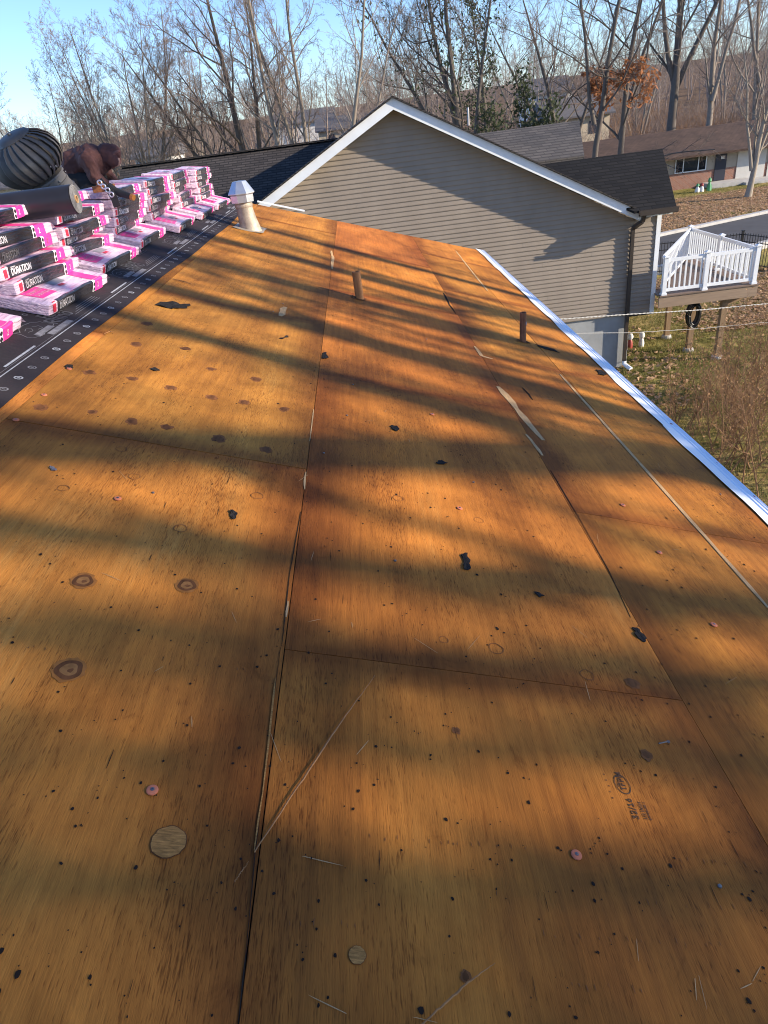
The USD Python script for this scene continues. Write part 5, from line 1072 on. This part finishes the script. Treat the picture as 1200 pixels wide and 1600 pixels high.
scrap(242, 578, [(-9, -1), (0, -3), (9, 1), (0, 3)], 'asphalt_scrap', 'dark flake between knots on the left sheet', 'shingle_scrap', 'scrap')
scrap(108, 575, [(-7, -2), (-3, -6), (7, -3), (6, 3), (-4, 3)], 'asphalt_scrap', 'black scrap with a red cap nail beside the membrane edge', 'shingle_scrap', 'scrap')
scrap(507, 556, [(-3, -5), (3, -5), (4, 5), (-2, 6)], 'asphalt_scrap', 'dark square chip on the middle seam', 'shingle_scrap', 'scrap')
scrap(938, 583, [(-8, -4), (2, -5), (10, 2), (6, 5), (-4, 3)], 'asphalt_scrap', 'black scrap tucked against the drip edge', 'shingle_scrap', 'scrap', .004, .006)
scrap(855, 545, [(-22, -7), (-8, -4), (10, 1), (22, 7), (6, 4), (-12, -2)], 'asphalt_scrap', 'long dark sliver below the rusty pipe', 'shingle_scrap', 'scrap')
scrap(443, 528, [(-7, 2), (4, -3), (8, -3), (-2, 3)], 'asphalt_scrap', 'dark sliver above the square chip on the middle seam', 'shingle_scrap', 'scrap')
def red_cap(px, py, label, tilt=(0, 0)):
    s, y = sy(px, py); t = thing('cap_nail', label, 'cap nail', S(s, y, 0)); O_ = S(s, y, 0)
    v, f = lathe([(.001, .0042), (.010, .0040), (.0122, .0026), (.0125, 0)], 18); v = v @ SROT.T; m = MB(O_); m.add(v + S(s, y, .0022), f); m.build('plastic_cap', 'cap_red', t, 40)
    v, f = lathe([(.001, .0015), (.0042, .001), (.0045, 0)], 10); v = v @ SROT.T; m = MB(O_); m.add(v + S(s, y, .0064), f); m.build('nail', 'nail_steel', t, 40)
for px, py, lb in ((238, 1236, 'red plastic cap nail above the largest round plug'), (900, 1337, 'red plastic cap nail below the round grade stamp'), (1030, 864, 'red plastic cap nail in the sunlit patch right of the seam'), (1115, 977, 'red plastic cap nail near the right border below the white strip'), (718, 795, 'red plastic cap nail above the black oblong scrap'), (108, 577, 'red cap nail through the black scrap by the membrane'), (69, 618, 'red cap nail on bare wood near the membrane'), (25, 657, 'red cap nail on the left border of the picture'), (973, 790, 'faded red cap nail left of the white strip'), (1048, 663, 'red cap nail on the near half of the drip edge'), (1178, 777, 'red cap nail on the drip edge at the right border'), (1118, 724, 'red cap nail on the inner lip of the drip edge'), (675, 648, 'red cap nail left of the torn veneer'), (184, 780, 'rusty cap nail between pale plugs on the left sheet')):
    red_cap(px, py, lb)
def splinter(pts, r, label, seed):
    r_ = np.random.default_rng(seed); P = np.array([S(*sy(px, py), .006 + .004 * math.sin(i)) for i, (px, py) in enumerate(pts)])
    t_ = np.linspace(0, len(P) - 1, 30); P = np.stack([np.interp(t_, range(len(P)), P[:, c]) for c in range(3)], 1) + r_.normal(size=(30, 3)) * .0006
    m = MB(); m.tube(P, r * np.concatenate([np.linspace(.6, 1, 15), np.linspace(1, .25, 15)]), 5); tag(m.build('wood_splinter', 'straw'), label, 'splinter')
splinter([(397, 1335), (470, 1225), (530, 1135), (585, 1058)], .0024, 'long wood splinter lying across the middle seam', 1)
splinter([(640, 1620), (690, 1575), (735, 1535), (772, 1508)], .0022, 'pale straw like splinter at the bottom border', 2)
splinter([(366, 1380), (378, 1365), (388, 1350)], .0012, 'short thin splinter end beside the seam', 3)
splinter([(270, 437), (285, 441), (300, 446)], .004, 'short pale stick beside the large membrane scrap', 4)
splinter([(163, 523), (172, 520), (180, 522)], .003, 'short curved stick by the membrane edge', 5)
m = MB(); m.tube([S(*sy(1028, 1164), .006), S(*sy(1036, 1163), .008), S(*sy(1042, 1161), .006)], .0018, 6); v, f = lathe([(.001, .002), (.0045, .0015), (.005, 0)], 10); m.add(v + S(*sy(1043, 1161), .005), f); tag(m.build('bent_nail', 'nail_steel'), 'bent steel nail lying above the grade stamp', 'nail')

# ------------------------------------------------------------------ the roofer crouching behind the ridge
MD = manifold3d.Manifold
def chain(js, fine=.018, smooth_n=8):
    """joints (p, r) and bones -> one smooth body"""
    pts, bones = js; parts = []
    for a, b in bones:
        (pa, ra), (pb, rb__) = pts[a], pts[b]
        parts.append(MD.hull(MD.sphere(ra, 20).translate([float(x) for x in pa]) + MD.sphere(rb__, 20).translate([float(x) for x in pb])))
    body = parts[0]
    for p_ in parts[1:]: body = body + p_
    body = body.refine_to_length(fine); me = body.to_mesh(); tm = trimesh.Trimesh(me.vert_properties[:, :3], me.tri_verts); tm.merge_vertices()
    trimesh.smoothing.filter_taubin(tm, iterations=smooth_n); return tm
YP = 8.0
def pp(px, py, dy=0.0): return at_y(px, py, YP) + np.array([0, dy, 0])
hip, spine, chest, neck, head = pp(113, 281), pp(119, 262), pp(144, 253), pp(157, 249), pp(170, 243)
J = {'hip': (hip, .150), 'spine': (spine, .150), 'chest': (chest, .150), 'neck': (neck, .060), 'head': (head, .088), 'jaw': (head + np.array([.045, -.01, -.055]), .060)}
BN = [('hip', 'spine'), ('spine', 'chest'), ('chest', 'neck'), ('neck', 'head'), ('head', 'jaw')]
for sg_, nm in ((-1, 'n'), (1, 'f')):
    sh = chest + np.array([.02, sg_ * .17, .02]); el = pp(158, 276) + np.array([0, sg_ * .20, 0]); wr = pp(176, 289) + np.array([0, sg_ * .12, 0]); kn_ = pp(152, 284) + np.array([0, sg_ * .15, 0]); hp = hip + np.array([.03, sg_ * .09, -.03]); an = pp(122, 312) + np.array([0, sg_ * .13, 0]); toe = an + np.array([.17, 0, -.05])
    J.update({nm + 'sh': (sh, .072), nm + 'el': (el, .050), nm + 'wr': (wr, .034), nm + 'kn': (kn_, .070), nm + 'hp': (hp, .095), nm + 'an': (an, .050), nm + 'toe': (toe, .040)})
    BN += [('chest', nm + 'sh'), (nm + 'sh', nm + 'el'), (nm + 'el', nm + 'wr'), ('hip', nm + 'hp'), (nm + 'hp', nm + 'kn'), (nm + 'kn', nm + 'an'), (nm + 'an', nm + 'toe')]
    # hand: palm, five fingers curled down on the bundle, thumb from the side
    d = np.array([.8, 0, -.6]); sd = np.array([0, 1, 0]); pc = wr + d * .05; J[nm + 'pc'] = (pc, .026); BN.append((nm + 'wr', nm + 'pc'))
    for q, (off, ln) in enumerate(((-.03, .062), (-.010, .072), (.010, .068), (.028, .055))):
        b0 = pc + d * .03 + sd * off; b1 = b0 + d * ln * .5 + np.array([0, 0, -.004]); b2 = b1 + np.array([.3, 0, -.95]) * ln * .5
        for z_, pt in enumerate((b0, b1, b2)): J[f'{nm}f{q}{z_}'] = (pt, .0095 - .001 * z_)
        BN += [(nm + 'pc', f'{nm}f{q}0'), (f'{nm}f{q}0', f'{nm}f{q}1'), (f'{nm}f{q}1', f'{nm}f{q}2')]
    t0_ = pc + sd * -.026 * sg_; t1_ = t0_ + np.array([.03, -.02 * sg_, -.012]); J[nm + 't0'] = (t0_, .012); J[nm + 't1'] = (t1_, .0095); BN += [(nm + 'pc', nm + 't0'), (nm + 't0', nm + 't1')]
J['nose'] = (head + np.array([.092, 0, -.035]), .012); BN.append(('head', 'nose'))
man = thing('person', 'roofer in dark maroon hoodie crouching behind the shingle stacks, head bent down', 'person', hip); OM = hip
tm = chain((J, BN), .016, 5); m = MB(OM); m.mesh(tm); m.build('body', 'skin', man, smooth=True)
grow_ = lambda keys, e: {k: (J[k][0], J[k][1] + e) for k in keys}
up_keys = ['hip', 'spine', 'chest', 'neck', 'nsh', 'nel', 'nwr', 'fsh', 'fel', 'fwr']; ju = grow_(up_keys, .016)
tm = chain((ju, [b for b in BN if b[0] in ju and b[1] in ju]), .018, 8); v = tm.vertices; v += ((fbm(v * 13, 3, 4)[:, None] - .5) * .045 + (fbm(v * (34, 34, 12), 2, 6)[:, None] - .5) * .022) * tm.vertex_normals; tm.vertices = v; m = MB(OM); m.mesh(tm); m.build('hoodie', 'hoodie', man, smooth=True)
lo_keys = ['hip', 'nhp', 'nkn', 'nan', 'fhp', 'fkn', 'fan']; jl = grow_(lo_keys, .020); jl['hip'] = (hip + np.array([0, 0, -.05]), .15)
tm = chain((jl, [b for b in BN if b[0] in jl and b[1] in jl]), .018, 8); v = tm.vertices; v += (fbm(v * 16, 3, 9)[:, None] - .5) * .022 * tm.vertex_normals; tm.vertices = v; m = MB(OM); m.mesh(tm); m.build('trousers', 'trousers', man, smooth=True)
for nm in 'nf':
    jb = {'a': (J[nm + 'an'][0], .062), 't': (J[nm + 'toe'][0], .052)}; tm = chain((jb, [('a', 't')]), .018, 4); m = MB(OM); m.mesh(tm); m.build('boot', 'strap_black', man, smooth=True)
jh = {'a': (head + np.array([-.012, 0, .012]), .104), 'b': (head + np.array([-.06, 0, -.045]), .088), 'c': (head + np.array([.050, 0, .030]), .076), 'e': (head + np.array([.075, 0, .004]), .050), 's1': (head + np.array([.03, .05, -.04]), .070), 's2': (head + np.array([.03, -.05, -.04]), .070), 'd': (neck + np.array([-.02, 0, .03]), .092)}
tm = chain((jh, [('a', 'b'), ('a', 'c'), ('b', 'd'), ('c', 'e'), ('a', 's1'), ('a', 's2')]), .014, 4); v = tm.vertices; v += (fbm(v * 22, 3, 14)[:, None] - .5) * .022 * tm.vertex_normals; tm.vertices = v; m = MB(OM); m.mesh(tm); m.build('hood', 'hoodie', man, smooth=True)
m = MB(OM); a = np.linspace(0, 2 * np.pi, 22); fd = np.array([.80, 0, -.60]); fu = np.array([.60, 0, .80]); rc = head + fd * .060 + fu * .005
m.tube(np.array([rc + fu * .088 * math.cos(q) + np.array([0, .082 * math.sin(q), 0]) + fd * .012 * math.cos(2 * q) for q in a]), .017, 8, False); m.build('hood_rim', 'hoodie_paler', man, smooth=True)
m = MB(OM)
for e in (-1, 1): v, f = lathe([(.001, .012), (.008, .008), (.011, 0)], 8); v = v[:, [2, 0, 1]]; m.add(v + head + np.array([.078, e * .034, .0]), f)
m.build('eye', 'strap_black', man)
m = MB(OM); m.box(head + np.array([.080, -.01, -.078]), (.02, .05, .008)); m.build('mouth', 'hoodie', man)
m = MB(OM); a = np.linspace(0, 2 * np.pi, 24); hb = hip + np.array([.06, 0, .0]); m.tube(np.stack([hb[0] + .05 + .165 * np.cos(a) * .55, hb[1] + .185 * np.sin(a), hb[2] - .055 + .12 * np.cos(a)], 1), .026, 8, False); m.build('tool_belt', 'belt_leather', man, smooth=True)
# strap with rings and a tool, both resting on the stacks before the roofer
P = np.array([at_y(155, 282, 6.22), at_y(163, 291, 6.2), at_y(172, 299, 6.18), at_y(179, 311, 6.16), at_y(183, 323, 6.14)]); sb = thing('ring_strap', 'black webbing strap with a row of silver rings hanging before the roofer', 'strap', P[2])
m = MB(P[2]); 
for a, b in zip(P[:-1], P[1:]): m.beam(a, b, .055, .012, (0, -1, .2))
m.build('webbing', 'strap_black', sb)
for px, py, Y in ((157.5, 285, 6.2), (163.5, 291, 6.18), (170, 296.5, 6.16), (176, 303.5, 6.14)):
    q = at_y(px, py, Y) + np.array([0, -.03, .0]); a = np.linspace(0, 2 * np.pi, 16); m = MB(P[2]); m.tube(np.stack([q[0] + .017 * np.cos(a), np.full(16, q[1]), q[2] + .017 * np.sin(a)], 1), .006, 6, False); m.build('ring', 'galvanised', sb, smooth=True)
T0, T1, T2 = at_y(170, 290, 6.23), at_y(188, 302, 6.2), at_y(207, 308, 6.16); nt = thing('nail_gun', 'black tool with orange tip lying across the pink stacks', 'tool', T0)
m = MB(T0); m.tube([T0, T0 * .5 + T1 * .5 + [0, 0, -.01], T1, T2], [.026, .030, .028, .022], 10); m.build('barrel', 'strap_black', nt, smooth=40)
m = MB(T0); m.tube([T2 - (T2 - T1) * .10, T2 + (T2 - T1) * .12], [.026, .024], 10); m.build('tip', 'orange_plastic', nt)
m = MB(T0); q = at_y(156, 295, 6.22); m.box(q, (.10, .06, .05)); m.box(q + [.02, -.02, .035], (.05, .03, .03)); m.build('magazine', 'belt_leather', nt)
m = MB(T0); q = at_y(173, 291, 6.25); m.box(q, (.06, .04, .035)); m.build('orange_grip', 'orange_plastic', nt)
# paper label on a bundle of the nearest stack
c = at_y(17, 428, 3.95); lb_ = MB(); ex = np.array([.02, 1, 0]) * .10; ez = SROT @ np.array([-.25, 0, .8]) * .035
lb_.add([c - ex * .5 - ez, c + ex * .5 - ez, c + ex * .5 + ez, c - ex * .5 + ez], [[0, 1, 2, 3]])
